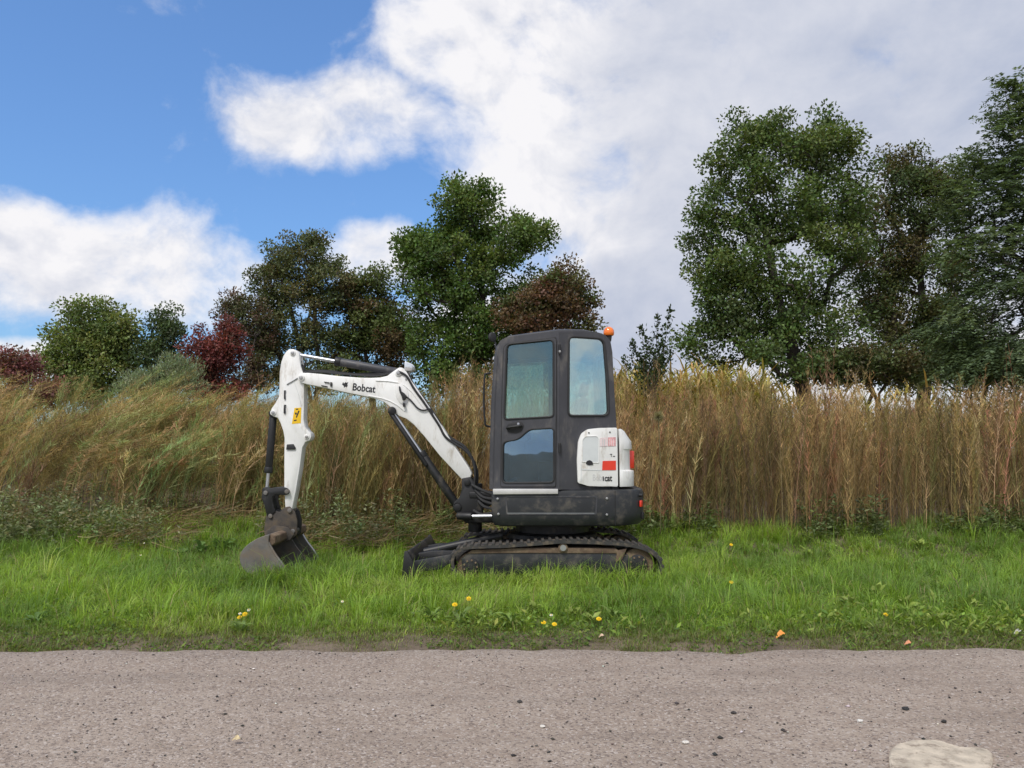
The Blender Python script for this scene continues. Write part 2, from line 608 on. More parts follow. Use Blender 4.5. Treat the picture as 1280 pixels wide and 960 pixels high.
def pick(cols, n, jit=0.18, p=None):
    c = np.array(cols, float)[rng.choice(len(cols), n, p=p)]
    return np.clip(c * (1 + jit * rng.normal(size=(n, 1))) * (1 + 0.06 * rng.normal(size=(n, 3))), 0.004, 0.9)


# ------------------------------------------------------------------ ground and road
def soil_mat():
    m, n, bs = new_mat('soil')
    tc = n.t.nodes.new('ShaderNodeTexCoord').outputs['Object']
    a = n.ss(n.noise(tc, 1.6, 6, 0.6), 0.35, 0.65)
    c = n.mix(a, (0.115, 0.085, 0.058), (0.20, 0.155, 0.11))
    c = n.mix(n.ss(n.noise(tc, 30, 5, 0.7), 0.45, 0.75), c, (0.075, 0.06, 0.04))
    n.put(bs.inputs['Base Color'], c)
    bs.inputs['Roughness'].default_value = 0.95
    b = n.t.nodes.new('ShaderNodeBump'); b.inputs['Strength'].default_value = 0.8; b.inputs['Distance'].default_value = 0.02
    n.put(b.inputs['Height'], n.noise(tc, 40, 6, 0.65))
    n.t.links.new(b.outputs[0], bs.inputs['Normal'])
    return m


def road_mat():
    m, n, bs = new_mat('worn_chip_asphalt')
    t = n.t
    tc = t.nodes.new('ShaderNodeTexCoord').outputs['Object']
    vo = t.nodes.new('ShaderNodeTexVoronoi'); vo.inputs['Scale'].default_value = 95
    n.put(vo.inputs['Vector'], n.v('ADD', tc, n.v('SCALE', n.noise(tc, 60, 2, 0.5, color=True), scale=0.02)))
    chip = n.m('MULTIPLY', n.v('DOT_PRODUCT', vo.outputs['Color'], (1, 0, 0)), 1.0)
    base = n.mix(n.ss(n.noise(tc, 0.9, 5, 0.6), 0.3, 0.7), (0.305, 0.242, 0.192), (0.372, 0.303, 0.245))
    base = n.mix(n.ss(n.noise(tc, 7, 5, 0.65), 0.42, 0.72), base, (0.295, 0.228, 0.178))
    c = n.mix(n.ss(chip, 0.0, 0.35), (0.165, 0.128, 0.107), base)
    c = n.mix(n.ss(chip, 0.80, 1.0), c, (0.46, 0.40, 0.35))
    c = n.mix(n.m('MULTIPLY', n.ss(n.noise(tc, 210, 3, 0.6), 0.55, 0.72), 0.55), c, (0.125, 0.10, 0.085))
    # worn wheel lanes and stained patches along the road
    lane = n.noise(n.v('MULTIPLY', tc, (0.25, 2.2, 1.0)), 1.3, 5, 0.6)
    c = n.mix(n.m('MULTIPLY', n.ss(lane, 0.45, 0.70), 0.35), c, (0.17, 0.135, 0.11))
    n.put(bs.inputs['Base Color'], c)
    bs.inputs['Roughness'].default_value = 0.9
    b = t.nodes.new('ShaderNodeBump'); b.inputs['Strength'].default_value = 0.7; b.inputs['Distance'].default_value = 0.006
    n.put(b.inputs['Height'], n.m('ADD', n.m('MULTIPLY', vo.outputs['Distance'], -0.9), n.m('MULTIPLY', n.noise(tc, 130, 4, 0.6), 0.8)))
    t.links.new(b.outputs[0], bs.inputs['Normal'])
    return m


M['soil'] = soil_mat()
M['road'] = road_mat()


def grid_sheet(name, xs, ys, zf, mat):
    X, Y = np.meshgrid(xs, ys)
    v = np.stack([X.ravel(), Y.ravel(), zf(X.ravel(), Y.ravel())], 1)
    nx, ny = len(xs), len(ys)
    i = (np.arange(ny - 1)[:, None] * nx + np.arange(nx - 1)[None, :]).ravel()
    f = np.stack([i, i + 1, i + nx + 1, i + nx], 1)
    return np_mesh(name, v, [f], mat, smooth=True)


far_x = np.array([60, 110, 200, 400, 900.0])
gx = np.concatenate([-far_x[::-1], np.linspace(-24, 24, 170), far_x])
gy = np.concatenate([[-900, -300, -60, -20, 0, 3, 4.6], np.linspace(4.8, 20, 130), [22, 26, 32, 40, 60, 100, 200, 400, 900.0]])
tag(link('ground', grid_sheet('ground', gx, gy, gz, 'soil')), 'bare brown soil under the verge and the weedy bank', kind='structure')

# the road: one sheet whose far side frays into the verge
rx = np.concatenate([[-900, -200, -60], np.linspace(-16, 16, 420), [60, 200, 900.0]])
rows = [-14.0, -4.0, 0.0, 2.0, 3.0, 3.6, 4.2, 4.7, 5.05]
rv, nxr = [], len(rx)
ee = edge_y(rx) + 0.05 * (vn3(rx, 1.0, 9.0, 2) - 0.5)
for y in rows:
    rv.append(np.stack([rx, np.full(nxr, y), 0.012 * (vn1(rx, np.full(nxr, y), 0.5, 2) - 0.5)], 1))
rv.append(np.stack([rx, ee - 0.02, np.full(nxr, 0.0)], 1))
rv.append(np.stack([rx, ee + 0.05, np.full(nxr, -0.03)], 1))
i = (np.arange(len(rv) - 1)[:, None] * nxr + np.arange(nxr - 1)[None, :]).ravel()
tag(link('road', np_mesh('road', np.concatenate(rv), [np.stack([i, i + 1, i + nxr + 1, i + nxr], 1)], 'road', smooth=True)),
    'worn pinkish grey chip-surfaced road along the verge', kind='structure')


# loose chippings: dark and pale grains on the road
def gravel(name, label, n, smin, smax, cols, ylo=2.4):
    tpl = bmesh.new(); [tpl.verts.new(q) for q in ((1,0,0),(-1,0,0),(0,1,0),(0,-1,0),(0,0,1),(0,0,-1))]; tpl.verts.ensure_lookup_table()
    for (i0, i1, i2) in ((0,2,4),(2,1,4),(1,3,4),(3,0,4),(2,0,5),(1,2,5),(3,1,5),(0,3,5)): tpl.faces.new((tpl.verts[i0], tpl.verts[i1], tpl.verts[i2]))
    tpl.verts.index_update()
    tv = np.array([v.co[:] for v in tpl.verts]); tf = np.array([[v.index for v in f.verts] for f in tpl.faces]); tpl.free()
    y = rng.uniform(ylo, 5.3, n); x = rng.uniform(-1, 1, n) * (y * 0.70 + 0.5)
    s = smin * (smax / smin) ** (rng.random(n) ** 2.2)
    sc = np.stack([s * rng.uniform(0.7, 1.5, n), s * rng.uniform(0.7, 1.3, n), s * rng.uniform(0.45, 0.8, n)], 1)
    a = rng.uniform(0, 6.28, n)
    pv = tv[None] * sc[:, None] * (1 + 0.22 * rng.normal(size=(n, len(tv), 1)))
    ca, sa = np.cos(a)[:, None], np.sin(a)[:, None]
    p = np.stack([pv[..., 0] * ca - pv[..., 1] * sa + x[:, None], pv[..., 0] * sa + pv[..., 1] * ca + y[:, None], pv[..., 2] + sc[:, 2:3] * 0.45], 2)
    col = np.repeat(pick(cols, n, 0.2), len(tv), 0)
    f = (tf[None] + (np.arange(n) * len(tv))[:, None, None]).reshape(-1, 3)
    o = link(name, np_mesh(name, p.reshape(-1, 3), [f], 'stone', col))
    return tag(o, label, 'gravel', kind='stuff')


def stone_mat():
    m, n, bs = new_mat('stone_grains')
    at = n.t.nodes.new('ShaderNodeAttribute'); at.attribute_name = 'col'
    n.put(bs.inputs['Base Color'], at.outputs['Color']); bs.inputs['Roughness'].default_value = 0.85
    return m


M['stone'] = stone_mat()
gravel('gravel', 'small loose dark and pale chippings strewn over the road', 4200, 0.0022, 0.0065,
       [(0.05, 0.045, 0.042), (0.14, 0.115, 0.10), (0.25, 0.21, 0.18), (0.30, 0.26, 0.22), (0.45, 0.41, 0.37), (0.09, 0.08, 0.07)])
gravel('gravel', 'coarser dark lumps of grit scattered on the road', 760, 0.0036, 0.0108,
       [(0.035, 0.032, 0.03), (0.05, 0.046, 0.042), (0.07, 0.06, 0.055), (0.03, 0.03, 0.03), (0.55, 0.52, 0.48)])

# single stones that stand out on the road: px, py, radius, colour, label
for (px, py, r, c, lab, kind) in [
    (1132, 887, 0.017, (0.03, 0.03, 0.03), 'black lump of stone above the pale slab on the road', 's'),
    (1180, 903, 0.013, (0.035, 0.033, 0.03), 'smaller black stone just above the pale slab edge', 's'),
    (650, 878, 0.014, (0.04, 0.037, 0.034), 'dark pebble on the road straight below the dandelions', 's'),
    (917, 892, 0.013, (0.045, 0.04, 0.037), 'dark grey pebble alone on the road, lower right half', 's'),
    (1075, 902, 0.013, (0.62, 0.60, 0.56), 'white pebble up and left of the pale slab', 's'),
    (857, 929, 0.014, (0.60, 0.57, 0.52), 'flat whitish stone chip at the bottom of the road', 's'),
    (678, 909, 0.012, (0.58, 0.55, 0.5), 'elongated pale stone chip in mid-road', 's'),
]:
    r_ = ray(px, py); t = -(HC - 0.0) / r_.z
    p = Vector((0, 0, HC)) + r_ * t
    bm = bmesh.new(); bmesh.ops.create_icosphere(bm, subdivisions=2, radius=1.0)
    for v in bm.verts:
        k = 1 + 0.35 * (random.random() - 0.5)
        v.co = Vector((v.co.x * r * 1.35 * k, v.co.y * r * 1.1 * k, v.co.z * r * 0.7 * k + r * 0.45))
    o = obj('pebble', bm, paint('pebble_stone', c, 0.85, var=0.25, scale=80, bump=0.03), smooth=True)
    o.location = p
    o.scale = (0.8, 0.8, 0.8)
    tag(o, lab, 'stone', 'stones lying on the road')

# pale flat slab let into the road
sl = [(1111, 948), (1113, 940), (1122, 933), (1140, 929), (1160, 928), (1175, 929), (1188, 934), (1203, 938), (1222, 938), (1236, 940),
      (1241, 946), (1241, 958), (1236, 972), (1220, 984), (1185, 990), (1150, 988), (1125, 980), (1113, 966)]
pl = []
for (px, py) in sl:
    r_ = ray(px, py); t = -HC / r_.z
    pl.append((r_.x * t, r_.y * t))
pl = round_poly(pl, 0.05, 3)
cx, cy = sum(p[0] for p in pl) / len(pl), sum(p[1] for p in pl) / len(pl)
rings = []
for k, z in ((1.0, -0.02), (1.0, 0.008), (0.96, 0.016), (0.6, 0.018), (0.25, 0.0185)):
    rings.append([(cx + (x - cx) * k, cy + (y - cy) * k, z + 0.002 * (random.random() - 0.5)) for x, y in pl])
M['slab'] = paint('pale_stone', (0.50, 0.43, 0.335), 0.9, var=0.2, scale=14, bump=0.09, bscale=90, dirt=(0.27, 0.22, 0.17), dirt_amt=0.5, dscale=16)
tag(obj('flat_stone', loft(rings), 'slab', smooth=True), 'pale sandy flat stone let into the road surface', 'stone')


# ------------------------------------------------------------------ the excavator
YN = 7.80                       # near side of the tracks
EX = empty('compact_excavator', (0.45, 8.6, 0.0))
tag(EX, 'white and charcoal compact excavator parked on the grass verge with its bucket lowered', 'excavator')


def pins(pts, Y0, Y1, r, name='pin', mat='black', parent=EX):
    for (px, py) in pts:
        p = W(px, py, Y0)
        obj(name, cyl((p.x, Y0, p.z), (p.x, Y1, p.z), r, n=18), mat, parent, bev=0.003)


def text_mesh(name, s, height, mat, parent, origin, right, up, xs=0.78, bold=0.02, depth=0.0015):
    cu = bpy.data.curves.new(name, 'FONT')
    cu.body = s
    cu.size = 1.0
    cu.offset = bold
    cu.resolution_u = 3
    tmp = bpy.data.objects.new('tmp', cu)
    COL.objects.link(tmp)
    dg = bpy.context.evaluated_depsgraph_get()
    me = bpy.data.meshes.new_from_object(tmp.evaluated_get(dg))
    bpy.data.objects.remove(tmp)
    bpy.data.curves.remove(cu)
    right, up = Vector(right).normalized(), Vector(up).normalized()
    nrm = right.cross(up)
    k = height / 0.70
    for v in me.vertices:
        v.co = Vector(origin) + right * (v.co.x * k * xs) + up * (v.co.y * k) + nrm * depth
    me.materials.clear(); me.materials.append(M[mat])
    return link(name, me, parent)


# ---- undercarriage: two rubber tracks
outer_px = [(566, 694), (572, 688), (582, 683.5), (604, 682), (626, 681.5), (648, 680), (669, 678.5), (685, 677), (702, 676), (735, 676.5), (768, 678),
            (786, 680), (801, 683), (811, 687), (819, 692), (825, 698), (828, 706), (828, 714), (824, 721), (815, 726), (803, 728.5),
            (760, 729), (700, 729), (640, 729), (600, 729), (586, 727.5), (575, 722), (567, 714), (564, 706), (564, 699)]
loop = [Vector((x, 0, z)) for x, z in XZ(outer_px, YN)]
loop = spline(loop + [loop[0]], 4)[:-1]


def offset_loop(lp, d):
    k = len(lp); out = []
    for i in range(k):
        t = (lp[(i + 1) % k] - lp[i - 1]).normalized()
        out.append(lp[i] + Vector((t.z, 0, -t.x)) * d)
    return out


# decide which sign of the offset goes inwards
c0 = sum((p for p in loop), Vector()) / len(loop)
sgn = 1 if (offset_loop(loop, 0.01)[0] - c0).length < (loop[0] - c0).length else -1
inner = offset_loop(loop, 0.028 * sgn)
seglen = [(loop[(i + 1) % len(loop)] - loop[i]).length for i in range(len(loop))]
per = sum(seglen)


def at_len(s):
    s %= per
    for i, l in enumerate(seglen):
        if s <= l:
            a, b = loop[i], loop[(i + 1) % len(loop)]
            return a.lerp(b, s / l), (b - a).normalized()
        s -= l
    return loop[0], (loop[1] - loop[0]).normalized()


def lug_mesh(w):
    bm = bmesh.new()
    prof = [(-0.019, -0.004), (0.019, -0.004), (0.013, 0.020), (-0.013, 0.020)]
    # chevron-like bar with a gap of lower rubber in the middle
    for (y0, y1) in ((0.0, w * 0.46), (w * 0.54, w)):
        prism(prof, y0, y1, bm)
    return make_mesh('lug', bm, 'track', bev=0.003, seg=1)


TW = 0.30
lugm = lug_mesh(TW)
for (y0, y1, lab) in ((YN, YN + TW, 'near'), (YN + 1.23, YN + 1.23 + TW, 'far')):
    bm = bmesh.new()
    k = len(loop)
    A = [[bm.verts.new((p.x, y, p.z)) for p in lp] for lp, y in ((loop, y0), (loop, y1), (inner, y1), (inner, y0))]
    for a, b in ((0, 1), (1, 2), (2, 3), (3, 0)):
        for i in range(k):
            bm.faces.new((A[a][i], A[a][(i + 1) % k], A[b][(i + 1) % k], A[b][i]))
    tr = obj('track', bm, 'track', EX, smooth=True)
    nl = 64
    for i in range(nl):
        p, t = at_len(per * i / nl)
        nrm = Vector((-t.z, 0, t.x)) * (1 if sgn == 1 else -1)
        if (p + nrm * 0.01 - c0).length < (p - c0).length and abs(t.z) > 0.9: nrm = -nrm
        if nrm.z * (p.z - c0.z) < 0 and abs(t.x) > 0.5: nrm = -nrm
        o = link('lug', lugm, tr)
        xa = nrm.cross(Vector((0, 1, 0)))
        mt = Matrix((( -xa.x, 0, nrm.x, p.x), (0, 1, 0, y0), (-xa.z, 0, nrm.z, p.z), (0, 0, 0, 1)))
        o.matrix_local = mt
    # frame inside the track
    fr = XZ([(576, 699), (586, 691), (640, 689.5), (770, 690), (786, 694), (790, 704), (784, 718), (590, 719), (578, 712)], YN)
    obj('track_frame', prism(fr, y0 + 0.04, y1 - 0.04), 'skirt', EX, bev=0.008)
    fr = XZ([(583, 692.6), (640, 692), (770, 692.4), (784, 696), (770, 686), (700, 685), (640, 686), (590, 688)], YN)
    obj('frame_ledge', prism(fr, y0 + 0.03, y1 - 0.03), 'rust', EX, bev=0.006)
    fr = XZ([(770, 703), (772, 689), (784, 686), (778, 700)], YN)
    obj('mud_scraper', prism(fr, y0 + 0.02, y1 - 0.1), 'rust', EX, bev=0.004)
    # top roller
    p = W(704, 685, YN)
    ro = obj('top_roller', cyl((p.x, y0 + 0.015, p.z), (p.x, y1 - 0.05, p.z), 0.047, n=20), 'rust', EX, bev=0.008)
    obj('roller_cap', cyl((p.x, y0 + 0.003, p.z), (p.x, y0 + 0.015, p.z), 0.030, n=16), 'steel', ro)
    # sprocket and idler
    for (px, py, r, nm) in ((798, 706, 0.155, 'sprocket'), (588, 709, 0.135, 'idler')):
        p = W(px, py, YN)
        wh = obj(nm, cyl((p.x, y0 + 0.05, p.z), (p.x, y1 - 0.05, p.z), r, n=32), 'rust', EX, bev=0.012)
        obj('hub', cyl((p.x, y0 + 0.022, p.z), (p.x, y0 + 0.05, p.z), r * 0.62, n=24), 'black', wh, bev=0.008)
        for q in range(9):
            a = 2 * math.pi * q / 9
            c = (p.x + math.cos(a) * r * 0.48, p.z + math.sin(a) * r * 0.48)
            obj('bolt', cyl((c[0], y0 + 0.012, c[1]), (c[0], y0 + 0.023, c[1]), 0.010, n=6), 'rust', wh)
    for q in range(4):
        p = W(625 + q * 42, 720, YN)
        obj('bottom_roller', cyl((p.x, y0 + 0.045, p.z), (p.x, y1 - 0.045, p.z), 0.07, n=20), 'black', EX, bev=0.008)

CX = 0.44
obj('chassis', box((CX, 8.565, 0.30), (0.95, 0.95, 0.22)), 'black', EX, bev=0.03)
obj('turntable', loft([[(CX + 0.40 * r * math.cos(a), 8.6 + 0.40 * r * math.sin(a), z) for a in [2 * math.pi * i / 32 for i in range(32)]]
                       for r, z in ((1.25, 0.40), (1.2, 0.45), (1.0, 0.47), (1.0, 0.585))]), 'black', EX, smooth=True)

# ---- dozer blade
bl = [(-1.075, 0.03), (-1.045, 0.07), (-1.015, 0.14), (-1.010, 0.22), (-1.035, 0.30), (-1.055, 0.335), (-1.030, 0.338), (-0.995, 0.29), (-0.975, 0.21), (-0.985, 0.12), (-1.03, 0.045), (-1.05, 0.025)]
bm = loft([[(x + s * 0.07, y, z) for x, z in bl] for y, s in ((7.80, 0.0), (8.2, 0.25), (8.9, 0.75), (9.32, 1.0))])
bd = obj('dozer_blade', bm, 'skirt', EX, bev=0.006)
for (y, s) in ((7.785, 0.0), (9.315, 1.0)):
    pts = [(-1.09, 0.02), (-1.06, 0.345), (-1.03, 0.35), (-0.93, 0.17), (-0.97, 0.04)]
    obj('end_plate', prism([(x + s * 0.07, z) for x, z in pts], y, y + 0.022), 'black', bd, bev=0.004)
for y in (8.25, 8.88):
    pts = [(-1.0, 0.13), (-1.0, 0.27), (-0.82, 0.30), (0.1, 0.29), (0.1, 0.19), (-0.8, 0.19)]
    obj('blade_arm', prism(pts, y - 0.04, y + 0.04), 'black', bd, bev=0.01)
pts = [(-0.985, 0.13), (-0.99, 0.24), (-0.62, 0.305), (-0.55, 0.27), (-0.70, 0.16)]
obj('gusset', prism(pts, 7.86, 7.885), 'skirt', bd, bev=0.006)
obj('blade_cylinder', cyl((-0.95, 8.565, 0.24), (-0.1, 8.565, 0.42), 0.045, n=16), 'black', bd)

# ---- house: skirt and tail
hp = [(-0.205, 7.85), (1.04, 7.85), (1.20, 7.895), (1.315, 8.01), (1.375, 8.20), (1.395, 8.6), (1.375, 9.0), (1.315, 9.19), (1.20, 9.31), (1.04, 9.38), (-0.205, 9.38)]
hp = round_poly(hp, [0.05, 0.0, .08, .1, .1, .2, .1, .1, .08, 0.0, .05], 4)


def inset(pts, d):
    c = Vector((0.6, 8.6))
    out = []
    for x, y in pts:
        v = Vector((x, y)) - c
        out.append(tuple(c + Vector((v.x - math.copysign(min(d, abs(v.x)), v.x), v.y - math.copysign(min(d, abs(v.y)), v.y)))))
    return out


rings = [[(x, y, z) for x, y in inset(hp, d)] for d, z in ((0.10, 0.575), (0.03, 0.59), (0.004, 0.64), (0.0, 0.70), (0.0, 0.90), (0.01, 0.935), (0.03, 0.945))]
house = obj('house', loft(rings), 'skirt', EX, smooth=True)
# side panel plate with its raised border, bolts and the seam to the tail weight
o3 = [Vector((x, 7.846, z)) for x, z in XZ(round_poly([(631, 619.5), (747, 620), (746, 643.5), (633, 643.5)], 3, 4), 7.846)]
i3 = [Vector((x, 7.846, z)) for x, z in XZ(round_poly([(633, 621.5), (745, 622), (744, 641.5), (635, 641.5)], 2, 4), 7.846)]
obj('panel_rim', panel(o3, [i3], Vector((0, -1, 0)), 0.006), 'cab', house)
o3 = [Vector((x, 7.8455, z)) for x, z in XZ([(634, 640.9), (743, 641.0), (743, 642.2), (634, 642.1)], 7.8455)]
obj('scuff_line', panel(o3, [], Vector((0, -1, 0)), 0.004), 'trimgrey', house)
for (px, py) in ((622, 623.5), (623, 642.5), (758.5, 623), (758.5, 643.3)):
    p = W(px, py, 7.846)
    bt = obj('bolt', cyl((p.x, 7.835, p.z), (p.x, 7.852, p.z), 0.013, n=6), 'steel', house, bev=0.002)
seam = W(769, 630, 7.85)
obj('tail_seam', box((seam.x, 7.853, 0.765), (0.006, 0.012, 0.34)), 'black', house)
o3 = [(x, z) for x, z in XZ([(616, 611.5), (697.5, 611.2), (697.5, 617.4), (616.5, 618)], 7.83)]
obj('door_sill', prism(o3, 7.825, 7.95), 'alu', house, bev=0.004)
# tail light
p = W(797.5, 629.5, 8.0)
obj('tail_light', box((1.312, 8.0, p.z), (0.02, 0.06, 0.066), rot=Matrix.Rotation(math.radians(-28), 3, 'Z')), 'red', house, bev=0.008)
obj('tail_boss', cyl((1.29, 8.0, p.z + 0.085), (1.325, 7.985, p.z + 0.085), 0.016, n=12), 'black', house)
obj('tail_slot', box((1.335, 8.05, p.z - 0.125), (0.02, 0.05, 0.07), rot=Matrix.Rotation(math.radians(-28), 3, 'Z')), 'black', house, bev=0.006)

# ---- white engine hood
hood_px = [(722.5, 604), (721.5, 575), (723, 552), (727, 542), (735, 536.5), (748, 535), (771.5, 534.5), (772.5, 608.5), (764, 607.8), (752, 608), (735, 607.5), (728, 605)]
hb = Vector((0.66, 7.862, 0)); he = Vector((1.085, 7.905, 0))
hd = (he - hb).normalized(); hn = Vector((hd.y, -hd.x, 0))
hpts = [on_plane(x, y, hb, hn) for x, y in round_poly(hood_px, 2.5, 3)]
hood = obj('hood', panel(hpts, [], hn, 0.06), 'white', EX, bev=0.008)


def hp3(x, y, lift=0.004):
    return on_plane(x, y, hb, hn) + hn * lift


def decal(name, pxs, mat, parent, lift=0.004, th=0.002, plane=None):
    P, N_ = plane or (hb, hn)
    pts = [on_plane(x, y, P, N_) + N_ * lift for x, y in pxs]
    return obj(name, panel(pts, [], N_, th), mat, parent)


rc = round_poly([(727.5, 577.5), (727.5, 549), (731.5, 545), (746.5, 544.5), (748.8, 548), (748.5, 579)], [0, 3, 2, 2, 1, 1], 3)
decal('grille_recess', rc, 'recess', hood, 0.002)
ring_in = [( (x - 738) * 0.93 + 738, (y - 562) * 0.95 + 562) for x, y in rc]
P3 = [hp3(x, y, 0.006) for x, y in rc]; I3 = [hp3(x, y, 0.006) for x, y in ring_in]
obj('recess_rim', panel(P3, [I3], hn, 0.004), 'white', hood)
decal('latch_hole', round_poly([(732, 580), (733, 576.5), (737, 575), (740.5, 577), (741.5, 581), (736, 581.6)], 1.2, 3), 'print', hood, 0.007)
decal('panel_gap', [(727, 586.4), (752, 587.6), (753, 588.3), (727, 587.6)], 'recess', hood, 0.003)
decal('panel_edge', [(726, 580), (726.6, 580), (726.6, 602), (726, 602)], 'recess', hood, 0.003)
decal('red_sticker', [(753.2, 576.2), (769.8, 575.8), (769.8, 587.6), (752.6, 587.8)], 'red', hood)
decal('bleached_sticker', [(750, 547.4), (759, 546.8), (759, 558), (750, 558)], 'palepink', hood)
decal('faded_red_sticker', [(760, 546.8), (769.5, 546.4), (769.5, 557.5), (760, 557.8)], 'pink', hood)
for x in (752.5, 755.0, 761.6, 764.0, 766.5):
    decal('sticker_bar', [(x, 549), (x + 0.9, 549), (x + 0.9, 557.2), (x, 557.2)], 'ghost' if x < 760 else 'palepink', hood, 0.0055)
for (x, y) in ((736, 541), (762.3, 540.2)):
    p = hp3(x, y, 0.0)
    obj('hood_bolt', cyl(p + hn * 0.006, p - hn * 0.01, 0.0075, n=10), 'print', hood)
r_up = (hp3(768, 590) - hp3(768, 600)).normalized()
text_mesh('lettering', 'cat', 0.062, 'print', hood, hp3(755.6, 601.3, 0.001), hd, r_up, 0.72, 0.03)
text_mesh('worn_lettering', 'Bob', 0.062, 'ghost', hood, hp3(740.5, 600.6, 0.001), hd, r_up, 0.68, 0.0)
decal('letter_remnant', [(753.2, 595.5), (754.6, 595.6), (754.9, 601), (753.4, 601)], 'print', hood)
for q in ([(762.4, 567.4), (765.2, 567.2), (765.2, 567.9), (762.4, 568.1)], [(763.4, 568), (764.1, 568), (764.6, 571), (763.9, 571)], [(766, 570), (768.8, 569.8), (768.8, 570.7), (766, 570.9)]):
    decal('small_mark', q, 'print', hood)

# tail part of the hood wrapping round the back
zt, zb = W(772, 536, 7.93).z, W(772, 608.5, 7.93).z
tp = [(1.088, 7.915), (1.15, 7.94), (1.215, 8.00), (1.25, 8.10), (1.27, 8.30), (1.27, 8.90), (1.25, 9.10), (1.20, 9.22), (1.09, 9.30), (1.088, 9.0)]
tp = round_poly(tp, [0, .03, .05, .05, .1, .1, .05, .05, 0, 0], 3)


def shrink(pts, kx, ky):
    return [(1.088 + (x - 1.088) * kx, 8.6 + (y - 8.6) * ky) for x, y in pts]


H = zt - zb
rings = [[(x, y, z) for x, y in shrink(tp, kx, ky)] for kx, ky, z in
         ((1.06, 1.0, zb), (1.06, 1.0, zb + H * 0.27), (0.86, 0.995, zb + H * 0.285), (0.84, 0.995, zb + H * 0.30), (0.84, 0.995, zb + H * 0.63),
          (0.95, 0.997, zb + H * 0.645), (0.93, 0.995, zb + H * 0.78), (0.50, 0.985, zb + H * 0.96), (0.30, 0.97, zt))]
tail = obj('hood_tail', loft(rings), 'white', EX, bev=0.004)
bm = loft([[(1.265, 8.10, z), (1.265, 8.28, z), (1.22, 8.30, z), (1.20, 8.06, z)] for z in (zb + H * 0.31, zb + H * 0.62)])
obj('brake_light', bm, 'red', tail, bev=0.012)
# far side cover of the engine bay
obj('far_cover', plan_prism(round_poly([(0.1, 8.98), (1.08, 8.98), (1.08, 9.30), (0.1, 9.32)], 0.05, 3), 0.945, 1.42), 'white', EX, bev=0.03)

# ---- cab
A_, C_, B_ = Vector((-0.215, 7.965, 0)), Vector((0.468, 7.842, 0)), Vector((1.065, 8.02, 0))


def facet(P, Q):
    d = (Q - P).normalized()
    return P, Vector((d.y, -d.x, 0))


FL, FR = facet(A_, C_), facet(C_, B_)
TH = 0.045
left_px = [(613, 612), (613.2, 570), (615.5, 510), (619.5, 446), (621.5, 433), (625, 426), (632, 422), (645, 419.8), (699.2, 413), (699.2, 500), (698.2, 612)]
door_px = round_poly([(625.5, 608.6), (627, 500), (629.3, 429.5), (696, 420.8), (695.7, 500), (695, 608.6)], [2, 0, 8, 5, 0, 2], 5)
right_px = [(699.2, 413), (730, 413.6), (746, 415), (757, 419), (763, 426), (765.5, 440), (767.5, 480), (770.5, 530), (772.5, 560), (773, 612), (698.2, 612), (699.2, 500)]
rear_px = round_poly([(711, 420.6), (755, 423.4), (758.8, 470), (761, 519.5), (710.4, 519.8)], [7, 9, 0, 8, 6], 5)
gl_up = round_poly([(633.6, 430.6), (692, 424.6), (692.2, 521), (630.4, 524.4)], [6, 6, 5, 5], 5)
gl_lo = round_poly([(628.8, 552.3), (648, 548.8), (661.5, 536.5), (692.6, 534.8), (692.8, 603), (628.2, 603.6)], [6, 6, 6, 5, 6, 6], 5)


def pl3(pxs, fac, lift=0.0):
    return [on_plane(x, y, *fac) + fac[1] * lift for x, y in pxs]


cab = obj('cab_side_frame', panel(pl3(left_px, FL), [pl3(door_px, FL)], FL[1], TH), 'cab', EX)
quarter = obj('rear_quarter', panel(pl3(right_px, FR), [pl3(rear_px, FR)], FR[1], TH), 'cab', EX)
door_in = round_poly([(626.3, 608), (627.8, 500), (630.0, 430.4), (695.3, 421.8), (695.0, 500), (694.3, 608)], [2, 0, 8, 5, 0, 2], 5)
door = obj('door', panel(pl3(door_in, FL, 0.012), [pl3(gl_up, FL, 0.012), pl3(gl_lo, FL, 0.012)], FL[1], 0.05), 'cab', EX)


def gasket(pxs, fac, lift, r, parent):
    pts = pl3(pxs, fac, lift)
    clean = [p for i, p in enumerate(pts) if (p - pts[i - 1]).length > 1e-4]
    obj('gasket', tube(clean, r, 6, closed=True), 'rubber', parent, smooth=True)


gasket(gl_up, FL, 0.012, 0.011, door)
gasket(gl_lo, FL, 0.012, 0.011, door)
gasket(door_in, FL, 0.006, 0.007, cab)
gasket(rear_px, FR, 0.002, 0.013, quarter)
obj('pane', panel(pl3(gl_up, FL, -0.004), [], FL[1], 0.004), 'glass', door)
obj('pane', panel(pl3(gl_lo, FL, -0.004), [], FL[1], 0.004), 'glass_low', door)
obj('pane', panel(pl3(rear_px, FR, -0.008), [], FR[1], 0.004), 'glass_rear', quarter)
# handle: dark recess plate, grip and lock
hpz = round_poly([(634.5, 530), (652.5, 526.8), (655.5, 532), (652, 539), (645, 541.5), (635, 540)], 2, 3)
obj('handle_plate', panel(pl3(hpz, FL, 0.020), [], FL[1], 0.012), 'rubber', door, bev=0.003)
a, b = pl3([(636, 534.5), (650, 532.5)], FL, 0.045)
hg = tube(spline([on_plane(635.5, 536, *FL) + FL[1] * 0.012, a, b, on_plane(652, 533, *FL) + FL[1] * 0.012], 5), 0.014, 8)
obj('door_handle', hg, 'black', door, smooth=True)
p = on_plane(648.5, 529.8, *FL)
obj('lock', cyl(p + FL[1] * 0.02, p + FL[1] * 0.034, 0.012, n=14), 'chrome', door)
for y in (437, 560):
    p = on_plane(699.5, y, *FL)
    obj('hinge', cyl(p + Vector((0, -0.012, -0.05)), p + Vector((0, -0.012, 0.05)), 0.014, n=10), 'black', door)
